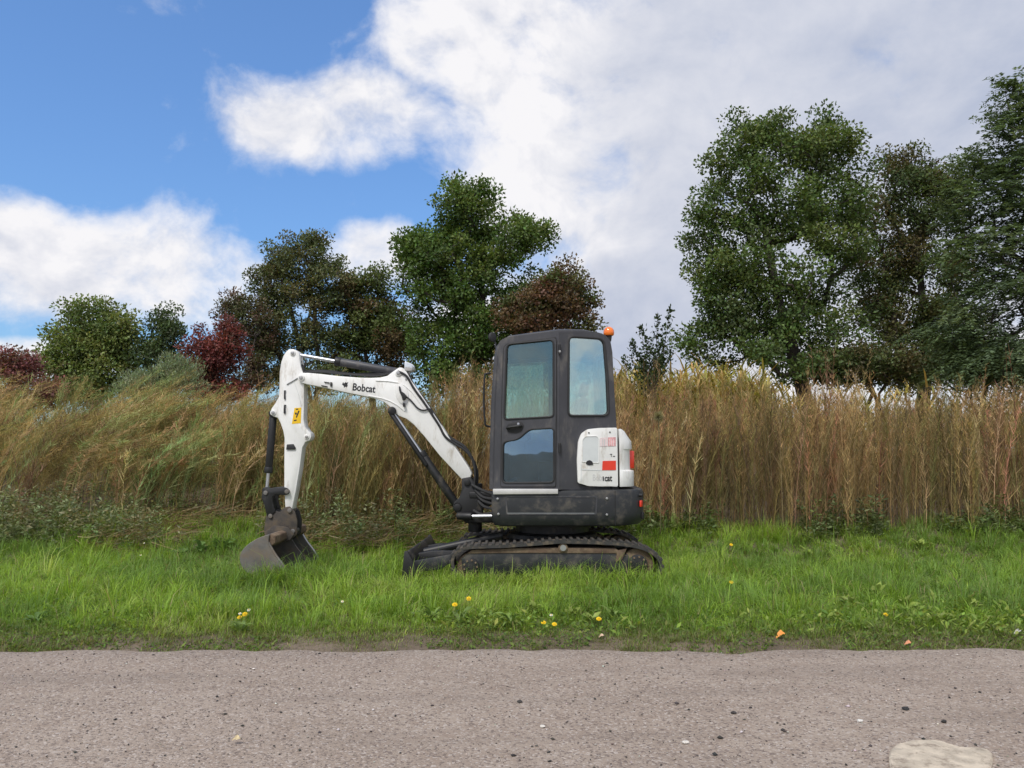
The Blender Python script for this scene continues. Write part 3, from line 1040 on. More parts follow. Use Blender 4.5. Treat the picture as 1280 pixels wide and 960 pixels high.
p = on_plane(699.5, 439.5, *FL)
obj('hinge_bolt', cyl(p + Vector((0, -0.03, 0)), p + Vector((0, -0.01, 0)), 0.012, n=8), 'steel', door)
# pillars that close the corners
lo, hi = 0.945, W(699, 413, 7.842).z
obj('front_pillar', tube([(-0.200, 7.985, lo), (-0.197, 7.985, 1.3), (-0.185, 7.983, 1.8), (-0.155, 7.98, 2.28), (-0.135, 7.98, 2.39), (-0.09, 7.98, 2.445)], 0.032, 10), 'cab', EX, smooth=True)
obj('rear_pillar', tube([(1.05, 8.045, 1.5), (1.04, 8.045, 1.7), (1.02, 8.045, 2.2), (1.005, 8.045, 2.36), (0.97, 8.04, 2.43), (0.93, 8.03, 2.46)], 0.03, 10), 'cab', EX, smooth=True)
obj('crease_pillar', tube([(0.468, 7.862, lo), (0.468, 7.862, hi - 0.02)], 0.0225, 10), 'cab', EX, smooth=True)
# roof: low crowned shell
pa, pc, pb = on_plane(634, 421.5, *FL), on_plane(699.2, 413, *FL), on_plane(755, 418.5, *FR)
rp = [(pa.x, pa.y, pa.z), ((pa.x + pc.x) / 2, (pa.y + pc.y) / 2, (pa.z + pc.z) / 2 + 0.002), (pc.x, pc.y, pc.z), ((pc.x * 0.45 + pb.x * 0.55), (pc.y * .45 + pb.y * .55), on_plane(735, 413.8, *FR).z), (pb.x, pb.y, pb.z),
      (1.0, 8.3, 2.45), (1.0, 8.75, 2.45), (0.93, 8.93, 2.45), (0.45, 8.95, 2.51), (0.05, 8.95, 2.47), (-0.10, 8.9, 2.44), (-0.13, 8.7, 2.44), (-0.13, 8.3, 2.44), (-0.125, 8.05, 2.43)]
cr = Vector((0.43, 8.42, 2.56))
rings = []
for k, dz in ((0.98, -0.06), (1.0, -0.012), (0.992, 0.006), (0.96, 0.018), (0.80, 0.024), (0.4, 0.028)):
    rings.append([(cr.x + (x - cr.x) * k, cr.y + (y - cr.y) * k, z + dz) for x, y, z in rp])
obj('roof', loft(rings), 'cab', EX, smooth=True)
# front frame with windscreen, rear wall, far wall
f0, f1 = Vector((-0.215, 7.99, 0.95)), Vector((-0.215, 8.94, 0.95))
f2, f3 = Vector((-0.105, 8.94, 2.45)), Vector((-0.105, 7.99, 2.45))
nf = (f1 - f0).cross(f3 - f0).normalized()
nf = nf if nf.x < 0 else -nf


def in4(a, b, c, d, m):
    ce = (a + b + c + d) / 4
    return [ce + (p - ce) * k for p, k in ((a, m), (b, m), (c, m), (d, m))]


front = obj('front_frame', panel([f0, f1, f2, f3], [in4(f0, f1, f2, f3, 0.88)], nf, 0.03), 'cab', EX)
obj('windscreen', panel([p - nf * 0.012 for p in in4(f0, f1, f2, f3, 0.885)], [], nf, 0.004), 'glass', front)
g0, g1, g2, g3 = Vector((1.05, 8.05, 0.95)), Vector((1.05, 8.94, 0.95)), Vector((0.99, 8.94, 2.44)), Vector((0.99, 8.05, 2.44))
nb = Vector((1, 0, 0.04)).normalized()
h0, h1, h2, h3 = [Vector((1.05 - (z - .95) * 0.0403, y, z)) for y, z in ((8.12, 1.62), (8.87, 1.62), (8.87, 2.37), (8.12, 2.37))]
rearw = obj('rear_wall', panel([g0, g1, g2, g3], [[h0, h1, h2, h3]], nb, 0.03), 'cab', EX)
obj('rear_window', panel([p - nb * 0.012 for p in in4(h0, h1, h2, h3, 1.01)], [], nb, 0.004), 'glass', rearw)
q = [Vector((x, 8.95, z)) for x, z in ((-0.215, 0.95), (1.05, 0.95), (0.99, 2.46), (0.45, 2.50), (-0.105, 2.45))]
w1 = [Vector((x, 8.95, z)) for x, z in ((-0.12, 1.45), (0.42, 1.45), (0.42, 2.36), (-0.05, 2.33))]
w2 = [Vector((x, 8.95, z)) for x, z in ((0.50, 1.45), (0.96, 1.45), (0.92, 2.34), (0.50, 2.37))]
farw = obj('far_wall', panel(q, [w1, w2], Vector((0, 1, 0)), 0.03), 'cab', EX)
for w in (w1, w2):
    obj('pane', panel([Vector((p.x, 8.935, p.z)) for p in w], [], Vector((0, 1, 0)), 0.004), 'glass', farw)
# inside: floor, seat, consoles, levers
obj('cab_floor', box((0.42, 8.45, 0.965), (1.2, 0.9, 0.03)), 'rubber', EX)
seat = obj('seat', box((0.45, 8.45, 1.30), (0.46, 0.48, 0.13)), 'seat', EX, bev=0.04, seg=3)
obj('seat_base', box((0.47, 8.45, 1.10), (0.36, 0.38, 0.26)), 'black', seat, bev=0.02)
obj('backrest', box((0.72, 8.45, 1.62), (0.12, 0.46, 0.56), rot=Matrix.Rotation(math.radians(9), 3, 'Y')), 'seat', seat, bev=0.045, seg=3)
obj('headrest', box((0.78, 8.45, 1.99), (0.09, 0.26, 0.16), rot=Matrix.Rotation(math.radians(9), 3, 'Y')), 'seat', seat, bev=0.035, seg=3)
for y in (8.13, 8.77):
    cs = obj('console', box((0.36, y, 1.33), (0.42, 0.12, 0.22)), 'trimgrey', EX, bev=0.03)
    obj('lever', tube([(0.2, y, 1.42), (0.17, y, 1.52), (0.15, y, 1.60)], [0.012, 0.012, 0.022], 8), 'black', cs, smooth=True)
obj('foot_pedal', box((0.0, 8.3, 1.02), (0.12, 0.1, 0.03), rot=Matrix.Rotation(math.radians(-25), 3, 'Y')), 'steel', EX, bev=0.006)
for y in (8.35, 8.55):
    obj('travel_lever', tube([(-0.02, y, 0.98), (-0.03, y, 1.35), (0.03, y, 1.62)], 0.012, 8), 'black', EX, smooth=True)
obj('rear_shelf', box((0.93, 8.45, 1.42), (0.20, 0.86, 0.34)), 'trimgrey', EX, bev=0.02)
# grab rail in front of the cab and a round mirror
p0, p1, p2, p3 = W(613, 466.5, 8.02), W(604.8, 468, 8.0), W(605.2, 531, 8.0), W(613, 533.5, 8.02)
obj('grab_rail', tube(spline([p0, p0.lerp(p1, 0.75), p1 + Vector((0.01, 0, -0.02)), p1.lerp(p2, 0.3), p1.lerp(p2, 0.7), p2 + Vector((0.01, 0, 0.03)), p2.lerp(p3, 0.25), p3], 5), 0.011, 8), 'black', EX, smooth=True)
p = W(615.5, 421.5, 8.0)
mr = obj('mirror', cyl(p + Vector((-0.012, 0.01, 0)), p + Vector((0.012, -0.01, 0)), 0.05, n=20), 'rubber', EX, bev=0.006)
obj('mirror_arm', tube([p, p + Vector((0.03, 0.02, -0.06)), W(621, 440, 7.98)], 0.008, 6), 'black', mr, smooth=True)
# beacon
p = W(761, 421, 8.06)
bc = obj('beacon_mount', cyl((p.x, 8.06, p.z - 0.05), (p.x, 8.06, p.z + 0.015), 0.024, 0.034, n=16), 'rubber', EX, bev=0.004)
prof = [(0.046, 0.012), (0.054, 0.022), (0.056, 0.045), (0.052, 0.070), (0.038, 0.092), (0.018, 0.103), (0.005, 0.105)]
obj('beacon_lens', loft([[(p.x + r * math.cos(2 * math.pi * i / 24), 8.06 + r * math.sin(2 * math.pi * i / 24), p.z + z) for i in range(24)] for r, z in prof]), 'orange', bc, smooth=True)
obj('beacon_bracket', box((p.x - 0.03, 8.05, p.z - 0.06), (0.07, 0.05, 0.03)), 'black', bc, bev=0.004)

# ---- boom, arm, cylinders, bucket
YB0, YB1 = 8.46, 8.68          # boom plates
YA0, YA1 = 8.49, 8.65          # arm plates
boom_px = [(372.5, 473.5), (374, 468), (378, 466), (385, 466), (400, 467.3), (423, 470), (450, 472), (463, 472.3), (475, 471.8), (484, 469.8), (493, 463),
           (499, 459.2), (503, 459.5), (507.5, 463.5), (513.5, 475), (523, 488.5), (537, 509), (557, 540), (573, 564.5), (586, 584), (590, 592),
           (588, 598), (579, 601), (550, 570), (530, 545), (517, 530.5), (508, 523.5), (498, 519.5), (491, 514), (487, 508), (480, 502.5), (467, 497.8), (433, 490.8), (400, 483.6), (384, 480.5), (375, 478)]
boom = obj('boom', prism(XZ(boom_px, YB0), YB0, YB1), 'white', EX, bev=0.010, seg=2)


def bar(pxs, Y, w, th, name, mat, parent):
    """thin raised strip following points on the plate at Y"""
    pts = XZ(pxs, Y)
    L, R = [], []
    for i, p in enumerate(pts):
        a, b = Vector(pts[max(i - 1, 0)]), Vector(pts[min(i + 1, len(pts) - 1)])
        t = (b - a).normalized(); n_ = Vector((-t.y, t.x)) * w / 2
        L.append(tuple(Vector(p) + n_)); R.append(tuple(Vector(p) - n_))
    return obj(name, prism(L + R[::-1], Y - th, Y + 0.002), mat, parent, bev=min(th, w) * 0.3, seg=1)


bar([(470, 475.8), (485, 476.3), (497, 478.2), (506, 482), (515, 490), (524, 502), (531, 512)], YB0, 0.012, 0.008, 'weld_rib', 'white', boom)
bar([(460, 494.5), (478, 498), (488, 501.5), (497, 506.5), (506, 514)], YB0, 0.012, 0.008, 'weld_rib', 'white', boom)
cast = [(494, 480), (500, 479.5), (508, 484.5), (511, 492), (510, 501), (506, 507), (500, 503.5), (495.5, 497), (494, 488)]
pl_ = obj('side_plate', prism(XZ(round_poly(cast, 2, 3), YB0), YB0 - 0.010, YB0 + 0.002), 'white', boom, bev=0.003)
for pts in ([(499, 483), (500.6, 483.2), (501.6, 489), (505.5, 491.5), (508.6, 495), (507, 500), (503.5, 500.5), (503, 496), (500.5, 492), (499.2, 488)],
            [(503.6, 503), (506.5, 504), (507, 509), (504.2, 508.6)]):
    obj('hose_fitting', prism(XZ(pts, YB0 - 0.01), YB0 - 0.045, YB0 - 0.008), 'print', pl_, bev=0.004)
tr_ = (W(471, 490.8, YB0) - W(440, 487.4, YB0)).normalized()
tu_ = Vector((0, -1, 0)).cross(tr_); tu_ = tu_ if tu_.z > 0 else -tu_
text_mesh('lettering', 'Bobcat', 0.078, 'print', boom, W(440, 487.6, YB0 - 0.001), tr_, tu_, 0.80, 0.022)
emb = [(427.5, 480.5), (429, 477.5), (430, 479.6), (431.6, 477.8), (433.6, 478.4), (435.4, 477.6), (434.3, 480), (434.6, 482.4), (433, 484.2), (431.4, 483.2), (430, 485), (429.8, 482.6)]
obj('cat_head_emblem', prism(XZ(emb, YB0), YB0 - 0.0015, YB0 + 0.001), 'print', boom)
for pts in ([(402, 481.4), (409.5, 482.8), (409.5, 484.2), (402, 482.8)], [(405.5, 477), (412, 478), (412, 479.2), (405.5, 478.2)], [(413, 477.6), (415.5, 478), (415.3, 483.5), (413, 483)]):
    obj('clamp', prism(XZ(pts, YB0), YB0 - 0.014, YB0 + 0.001), 'black', boom, bev=0.002)
for (px, py, r) in ((498, 466.2, 0.026), (376.5, 472, 0.027)):
    p = W(px, py, YB0)
    bo = obj('pin_boss', cyl((p.x, YB0 - 0.012, p.z), (p.x, YB1 + 0.012, p.z), r * 1.35, n=20), 'white', boom, bev=0.003)
    obj('pin', cyl((p.x, YB0 - 0.022, p.z), (p.x, YB1 + 0.022, p.z), r * 0.8, n=16), 'steel', bo, bev=0.003)
p = W(507.5, 474, YB0)
obj('bolt', cyl((p.x, YB0 - 0.008, p.z), (p.x, YB0 + 0.01, p.z), 0.011, n=8), 'steel', boom)
# work lamp on the elbow
lp = W(512.5, 459.5, 8.52)
lh = obj('work_lamp', loft([[(lp.x + dx, 8.52 + y * s, lp.z + z * s + dz) for y, z in ((-.065, -.05), (.065, -.05), (.065, .05), (-.065, .05))] for dx, dz, s in ((-0.055, 0.012, 1.0), (-0.03, 0.008, 1.02), (0.03, -0.005, 0.8), (0.055, -0.01, 0.45))]), 'lamp', EX, bev=0.012)
obj('lamp_bracket', tube([lp + Vector((0, 0, -0.04)), W(509, 470, 8.52)], 0.018, 8), 'steel', lh)

arm_px = [(358, 439), (361, 436.6), (366, 436.2), (371, 438), (374, 442), (374.6, 450), (376, 458), (378.5, 465), (380, 480), (380, 505), (379.5, 524), (381, 533), (385, 538.5),
          (388.2, 541.5), (389.2, 546), (387, 550.5), (381.5, 553), (378, 559), (374.5, 585), (370, 612), (365.2, 637), (361, 639.5), (356.5, 636), (355.2, 610), (355.2, 570), (355.5, 548),
          (354, 539), (350.5, 529), (347, 522.3), (341, 520.5), (338.2, 516.5), (339, 511), (344, 504), (348.4, 496), (349, 482), (349.4, 465), (351.5, 452), (354.5, 444)]
arm = obj('arm', prism(XZ(arm_px, YA0), YA0, YA1), 'white', EX, bev=0.009, seg=2)
bar([(358.5, 480.6), (366, 476.4), (372, 472.6), (376, 471)], YA0, 0.010, 0.012, 'grease_line', 'steel', arm)
bar([(368, 478), (373, 492), (377, 508)], YA0, 0.004, 0.003, 'weld_line', 'recess', arm)
for pts in ([(355.3, 488), (357.6, 488), (357, 490), (357, 498), (357.4, 499.4), (355.3, 499)], [(355.3, 506), (357.8, 506), (357, 508), (357, 516), (356.8, 517), (354.8, 516.6)], [(359, 555.5), (367, 555), (370, 560), (369, 562), (358, 562)]):
    obj('clamp', prism(XZ(pts, YA0), YA0 - 0.016, YA0 + 0.001), 'print', arm, bev=0.003)
stp = XZ([(368.2, 510), (376.8, 509.4), (376.0, 529), (364.8, 530)], YA0)
stk = obj('warning_sticker', prism(stp, YA0 - 0.002, YA0 + 0.001), 'yellow', arm)
for pts in ([(370, 510.9), (373, 510.7), (372.6, 512.2), (370, 512.2)], [(373, 513), (374.6, 514), (371, 522.5), (369.8, 521.5)], [(368.4, 516), (370.5, 515.4), (371.5, 517.6), (369.3, 518.6)], [(367.5, 525), (371, 524.4), (370.8, 526), (367.2, 526.4)]):
    obj('sticker_print', prism(XZ(pts, YA0), YA0 - 0.003, YA0 - 0.001), 'print', stk)
for (px, py, r) in ((366, 441.3, 0.024), (341.5, 515.8, 0.024), (383.5, 546, 0.020)):
    p = W(px, py, YA0)
    bo = obj('pin_boss', cyl((p.x, YA0 - 0.010, p.z), (p.x, YA1 + 0.010, p.z), r * 1.3, n=20), 'white', arm, bev=0.003)
    obj('pin', cyl((p.x, YA0 - 0.020, p.z), (p.x, YA1 + 0.020, p.z), r * 0.8, n=16), 'steel', bo, bev=0.003)


def ram(name, a, b, frac, Y, rb, rr, extra_cap=True, barrel_first=False):
    """hydraulic cylinder from the rod eye a to the barrel foot b (pixels at Y)"""
    pa_, pb_ = W(*a, Y), W(*b, Y)
    if barrel_first: pa_, pb_ = pb_, pa_
    j = pa_.lerp(pb_, frac)
    d = (pb_ - pa_).normalized()
    br = obj(name, cyl(j, pb_, rb, n=20), 'cab' if name == 'arm_cylinder' else 'black', EX, bev=0.006)
    obj('gland', cyl(j - d * 0.03, j + d * 0.035, rb * 1.12, n=20), 'black', br, bev=0.005)
    obj('rod', cyl(pa_, j, rr, n=14), 'chrome', br, smooth=True)
    obj('rod_eye', cyl(pa_ + Vector((0, -0.05, 0)), pa_ + Vector((0, 0.05, 0)), rb * 0.95, n=18), 'black', br, bev=0.005)
    obj('barrel_foot', cyl(pb_ + Vector((0, -0.05, 0)), pb_ + Vector((0, 0.05, 0)), rb * 1.0, n=18), 'black', br, bev=0.005)
    return br


YC = 8.57
ac = ram('arm_cylinder', (367, 442.5), (499, 465.5), 0.42, YC, 0.045, 0.021)
bk = ram('bucket_cylinder', (333.5, 613), (342, 517), 0.26, YC, 0.040, 0.018)
bo_ = ram('boom_cylinder', (490.5, 513.5), (572, 633), 0.46, 8.50, 0.046, 0.022)
a, b = W(489.5, 518, 8.45), W(533, 582, 8.45)
dv = (b - a).normalized()
obj('rod_guard', tube([a - dv * 0.02, b], 0.024, 8), 'black', bo_, bev=0.004)
a, b = W(490.5, 513.5, 8.42), W(490.5, 513.5, 8.72)
obj('pin_boss', cyl(a, b, 0.042, n=20), 'black', bo_, bev=0.006)

# hoses along the boom
for k, (ys, off) in enumerate(((8.45, 0), (8.50, 3.0), (8.56, 4.5), (8.62, 2))):
    pts = [(497, 464 + off * .2), (508, 470 - off), (517, 485 - off), (530, 503 - off), (540, 518 - off), (549, 532 - off), (556, 545 - off), (567, 554 - off), (580, 562 - off), (590, 574 - off * .5), (594 + off * .6, 590), (593 + off * .8, 606), (596, 618), (606, 628)]
    obj('hose', tube(spline([W(x, y, ys) for x, y in pts], 5), 0.0125, 8), 'rubber', boom, smooth=True)
pts = [(504, 493), (513, 500), (522, 510), (530, 513), (537, 511), (541, 517)]
obj('hose', tube(spline([W(x, y, YB0 - 0.015) for x, y in pts], 5), 0.008, 8), 'rubber', boom, smooth=True)
for k in range(3):
    pts = [(383, 450 + k * 3), (379, 462), (384, 465.5 - k), (400, 465 - k), (420, 467 - k * 1.3), (445, 469 - k), (470, 470 - k * 2), (490, 466), (504, 463)]
    if k == 1: pts = [(374.5, 447), (377, 455), (381, 462)] + pts[2:]
    obj('hose', tube(spline([W(x, y, 8.50 + 0.05 * k) for x, y in pts], 5), 0.009, 7), 'rubber', boom, smooth=True)
obj('pipe', tube([W(519, 487, 8.45), W(535, 509, 8.45), W(553, 539, 8.45)], 0.008, 8), 'steel', boom, smooth=True)
pts = [(373.5, 444), (374, 452), (378, 460), (382, 465)]
obj('hose', tube(spline([W(x, y, 8.52) for x, y in pts], 5), 0.010, 8), 'rubber', arm, smooth=True)

# swing bracket between boom and house
br_px = [(577, 598), (588, 596), (594, 604), (597, 614), (609, 616), (614, 622), (614, 632), (604, 636), (602, 650), (595, 655), (582, 654), (574, 646), (566, 636), (567, 628), (574, 622), (577, 612)]
sw = obj('swing_bracket', prism(XZ(br_px, 8.45), 8.45, 8.51), 'black', EX, bev=0.01)
obj('bracket_plate', prism(XZ(br_px, 8.45), 8.63, 8.69), 'black', sw, bev=0.01)
pz = W(594, 632, 8.57)
obj('king_post', cyl((pz.x, 8.57, 0.46), (pz.x, 8.57, 0.98), 0.075, n=20), 'black', sw, bev=0.01)
obj('house_lug', box((-0.30, 8.57, 0.86), (0.32, 0.26, 0.07)), 'black', sw, bev=0.012)
obj('house_lug', box((-0.30, 8.57, 0.60), (0.32, 0.26, 0.07)), 'black', sw, bev=0.012)
for (px, py, r) in ((584, 603, 0.036), (572, 634, 0.04)):
    p = W(px, py, 8.45)
    obj('pin', cyl((p.x, 8.43, p.z), (p.x, 8.71, p.z), r, n=18), 'black', sw, bev=0.006)
a, b = W(590, 646, 8.30), W(618, 645.5, 8.30)
swc = obj('swing_cylinder', cyl((a.x, 8.36, a.z), (a.x - 0.16, 8.42, a.z), 0.04, n=16), 'black', EX, bev=0.005)
obj('rod', cyl((a.x, 8.355, a.z), (b.x + 0.02, 8.33, b.z), 0.022, n=14), 'chrome', swc, smooth=True)
for k, (x0, y0_, x1, y1_) in enumerate(((594, 612, 616, 624), (596, 618, 616, 630), (598, 626, 616, 636), (590, 606, 616, 618), (592, 638, 616, 641))):
    pts = [W(x0, y0_, 8.44), W((x0 + x1) / 2 - 2, y0_ + 9 - k, 8.38), W(x1, y1_, 8.36)]
    obj('hose', tube(spline(pts, 5), 0.016, 8), 'rubber', sw, smooth=True)

# links and quick hitch
lk = [(327.2, 622), (328, 615.5), (333, 611), (344, 609.2), (356.5, 609.2), (360.5, 611), (360.5, 618), (355.5, 619), (345.5, 618), (341.2, 621), (341, 627), (344.5, 639), (340, 643.5), (334, 645), (331, 632)]
link_o = obj('link', prism(XZ(lk, 8.47), 8.455, 8.485), 'black', EX, bev=0.006)
obj('link_plate', prism(XZ(lk, 8.47), 8.655, 8.685), 'black', link_o, bev=0.006)
for (px, py) in ((358.5, 614.5), (332, 616)):
    p = W(px, py, 8.45)
    obj('pin', cyl((p.x, 8.44, p.z), (p.x, 8.70, p.z), 0.024, n=16), 'bucket', link_o, bev=0.004)
hi_px = [(333, 643), (341, 638), (350, 640), (356, 634), (362, 633), (369, 640), (372, 652), (371, 668), (362, 676), (345, 680), (334, 676), (330, 662)]
hitch = obj('quick_hitch', prism(XZ(hi_px, 8.48), 8.47, 8.50), 'bucket_in', EX, bev=0.008)
obj('hitch_plate', prism(XZ(hi_px, 8.48), 8.64, 8.67), 'black', hitch, bev=0.008)
obj('hitch_body', prism(XZ([(334, 655), (344, 648), (366, 654), (368, 668), (340, 676), (333, 670)], 8.48), 8.50, 8.64), 'bucket_in', hitch, bev=0.01)
for (px, py) in ((362, 638), (338, 645), (366, 664), (338, 672)):
    p = W(px, py, 8.46)
    obj('pin', cyl((p.x, 8.45, p.z), (p.x, 8.69, p.z), 0.024, n=16), 'bucket', hitch, bev=0.004)

# wide ditching bucket resting on the grass, mouth towards the tracks
BY0, BY1 = 8.00, 9.22
back = spline([Vector((x, 0, z)) for x, z in XZ([(337, 668), (323, 672.5), (309, 681.5), (301, 692), (300.5, 703), (307, 714), (321, 720.5), (340, 722.5), (362, 721.5)], BY0)], 4)
mouth = spline([Vector((x, 0, z)) for x, z in XZ([(362, 721.5), (354, 707), (345, 695), (339, 685), (336, 678), (337, 668)], BY0)], 3)
side = [(p.x, p.z) for p in back[:-1]] + [(p.x, p.z) for p in mouth[:-1]]
k = len(back)
cxb = sum(p.x for p in back) / k + 0.08; czb = sum(p.z for p in back) / k
bm = bmesh.new()
inn = [p + (Vector((cxb, 0, czb)) - p).normalized() * 0.018 for p in back]
for ly, lz in ((back, 1), (inn, -1)):
    A0 = [bm.verts.new((p.x, BY0 + 0.01, p.z)) for p in ly]; A1 = [bm.verts.new((p.x, BY1 - 0.01, p.z)) for p in ly]
    for i in range(k - 1): bm.faces.new((A0[i], A0[i + 1], A1[i + 1], A1[i]))
bucket = obj('bucket', bm, 'bucket', EX, smooth=True)
liner = [p + (Vector((cxb, 0, czb)) - p).normalized() * 0.021 for p in back]
bm = bmesh.new()
A0 = [bm.verts.new((p.x, BY0 + 0.03, p.z)) for p in liner]; A1 = [bm.verts.new((p.x, BY1 - 0.03, p.z)) for p in liner]
for i in range(k - 1): bm.faces.new((A0[i], A0[i + 1], A1[i + 1], A1[i]))
obj('bucket_inside', bm, 'bucket_in', bucket, smooth=True)
for y in (BY0 - 0.008, 8.76, BY1 - 0.012):
    obj('rib' if y == 8.76 else 'side_plate', prism(side, y, y + 0.02), 'bucket', bucket, bev=0.004, seg=1)
m3 = [p for p in mouth]
for y in (BY0 - 0.014, BY1 - 0.02):
    obj('wear_edge', tube([(p.x, y + 0.016, p.z) for p in m3[:-3]], 0.014, 6), 'steel' if y > 9 else 'bucket', bucket, smooth=True)
p = back[-1]
obj('cutting_lip', box((p.x - 0.03, (BY0 + BY1) / 2, p.z - 0.004), (0.14, BY1 - BY0 + 0.02, 0.02), rot=Matrix.Rotation(math.radians(4), 3, 'Y')), 'steel', bucket, bev=0.004)
tb = XZ([(331.5, 682.5), (330.5, 674), (337, 667.5), (344, 670), (344, 679), (338, 684)], BY0)
obj('top_beam', prism(tb, BY0 + 0.012, BY1 - 0.012), 'rust', bucket, bev=0.01)
for y in (8.40, 8.69):
    er = XZ([(333, 664), (345, 656), (362, 658), (370, 667), (365, 674), (350, 679), (336, 679)], 8.48)
    obj('bucket_ear', prism(er, y, y + 0.025), 'bucket_in', bucket, bev=0.005)


# ------------------------------------------------------------------ trees beyond the bank
def grow_tree(name, label, blobs, Y, base_px, leaf_n, cols, leaf=(0.09, 0.06), clumps=160, spread=0.42, trunk_r=0.16, cat='tree', group=None,
              spray=False, depth=0.8, base_y=None, shell=0.45, stems=1, gap=0.0, upright=0.25):
    """blobs: (px, py, rx, ry, weight) ellipses of the crown outline at distance Y. Clump centres fill them, limbs reach every clump, leaves sit round the clumps."""
    global rng
    rng = np.random.default_rng(int(abs(base_px) * 7 + clumps))      # every tree keeps its own shape
    mpp = Y / F
    if not spray: leaf_n = int(leaf_n * 1.6); leaf = (leaf[0] * 0.90, leaf[1] * 0.90)
    cb = []
    for (px, py, rx, ry, w) in blobs:
        c = W(px, py, Y)
        cb.append((np.array(c), np.array([rx * mpp, rx * mpp * depth, ry * mpp]), w))
    wts = np.array([b[2] for b in cb], float); wts /= wts.sum()
    bx = W(base_px, 480, Y).x
    bz = gz1(bx, Y) - 0.1
    root = empty(name, (bx, Y, bz))
    tag(root, label, cat, group)
    C = []
    tries = 0
    mind = spread * 0.75
    while len(C) < clumps and tries < clumps * 40:
        tries += 1
        c, r, _ = cb[rng.choice(len(cb), p=wts)]
        v = unit(rng.normal(size=3)) * (shell + (1 - shell) * rng.random()) ** 0.8
        p = c + v * r * (1 + 0.06 * rng.normal())
        if p[2] < bz + 0.35: continue
        if C and np.min(np.linalg.norm(np.array(C) - p, axis=1)) < mind * (0.6 + 0.6 * rng.random()): continue
        C.append(p)
    C = np.array(C)
    # --- limbs
    ctr = C.mean(0); top = C[:, 2].max()
    nodes, par = [], []
    for s in range(stems):
        sx = (rng.random() - 0.5) * 0.5 * (stems > 1)
        h = max(0.6, (ctr[2] - bz))
        for k in range(9):
            u = k / 8
            nodes.append(np.array([bx + sx * 3 * u + (ctr[0] - bx) * u ** 1.5 + 0.06 * h * math.sin(3.1 * u + s * 2 + bx), Y + (0.5 - rng.random()) * 0.15 * (stems > 1) * k, bz + h * 1.15 * u]))
            par.append(-1 if k == 0 else len(nodes) - 2)
    order = np.argsort(np.linalg.norm(C - np.array([bx, Y, bz + 0.35 * (top - bz)]), axis=1))
    clump_node = {}
    for ci in order:
        p = C[ci]
        N_ = np.array(nodes)
        dv = p - N_
        dist = np.linalg.norm(dv, axis=1)
        cost = dist + 0.9 * np.maximum(0, N_[:, 2] - p[2]) + 0.25 * np.linalg.norm(N_ - np.array([bx, Y, bz]), axis=1) * 0.3
        j = int(np.argmin(cost))
        a = N_[j]
        mid = (a + p) / 2 + rng.normal(size=3) * 0.05 * dist[j] + np.array([0, 0, -0.06 * dist[j]])
        nodes.append(mid); par.append(j)
        nodes.append(p); par.append(len(nodes) - 2)
        clump_node[ci] = len(nodes) - 1
    n = len(nodes)
    load = np.zeros(n)
    for ci, j in clump_node.items(): load[j] += 1
    for j in range(n - 1, -1, -1):
        if par[j] >= 0: load[par[j]] += load[j]
    tot = load.max()
    rad = np.maximum(0.006, trunk_r * (np.maximum(load, 0.3) / tot) ** 0.55)
    N_ = np.array(nodes)
    vs, fs, k0 = [], [], 0
    sides = 6
    ang = np.arange(sides) * 2 * math.pi / sides
    for j in range(n):
        i = par[j]
        if i < 0: continue
        a, b = N_[i], N_[j]
        d = b - a
        L = np.linalg.norm(d)
        if L < 1e-4: continue
        d = d / L
        u = unit(np.cross(d, np.array([0.3, 0.9, 0.1]))); v = np.cross(d, u)
        ra, rb = min(rad[i], rad[j] * 1.5), rad[j]
        if j < 9 * stems: ra = rad[i]
        if i % 9 == 0 and i < 9 * stems: ra *= 1.35
        for (p, r) in ((a, ra), (b, rb)):
            vs.append(p + (np.cos(ang)[:, None] * u + np.sin(ang)[:, None] * v) * r)
        q = np.arange(sides)
        fs.append(np.stack([k0 + q, k0 + (q + 1) % sides, k0 + sides + (q + 1) % sides, k0 + sides + q], 1)); k0 += 2 * sides
    me = np_mesh('trunk', np.concatenate(vs), [np.concatenate(fs)], 'bark', smooth=True)
    link('trunk', me, root)
    # --- leaves
    m = len(C)
    csz = spread * (0.65 + 0.7 * rng.random(m))
    cw = csz ** 2 * (1 if not gap else (rng.random(m) > gap)); cw = cw / cw.sum()
    ccol = np.array(cols, float)[rng.choice(len(cols), m)] * 2.05 * np.array([1.08, 1.0, 1.0])
    ci = rng.choice(m, leaf_n, p=cw)
    B = Blades()
    if not spray:
        g = unit(rng.normal(size=(leaf_n, 3))) * (rng.random((leaf_n, 1)) ** 0.45)
        pos = C[ci] + g * csz[ci][:, None] * np.array([1.0, 1.0, 0.72])
        # follow the twigs: some leaves hang along the last limb
        tw = rng.random(leaf_n) < 0.12
        cn = np.array([clump_node[c] for c in range(m)]); pm = np.array([par[c] for c in cn])
        fr_ = rng.random((leaf_n, 1))
        pos = np.where(tw[:, None], C[ci] * fr_ + N_[pm][ci] * (1 - fr_) + rng.normal(size=(leaf_n, 3)) * 0.10, pos)
        d = g * 0.9 + rng.normal(size=(leaf_n, 3)) * 0.7 + np.array([0, 0, upright])
        face = unit(rng.normal(size=(leaf_n, 3)) * 0.75 + g * 1.0 + np.array([0, 0, 0.7]))
        L = leaf[0] * (0.65 + 0.7 * rng.random(leaf_n)); w = leaf[1] * (0.65 + 0.7 * rng.random(leaf_n))
        col = ccol[ci] * (1 + 0.22 * rng.normal(size=(leaf_n, 1))) * (1 + 0.08 * rng.normal(size=(leaf_n, 3)))
        B.leaves(pos, d, L, w, np.clip(col, 0.006, 0.6), face, 0.2)
    else:
        ns = leaf_n // 14
        si = rng.choice(m, ns, p=cw)
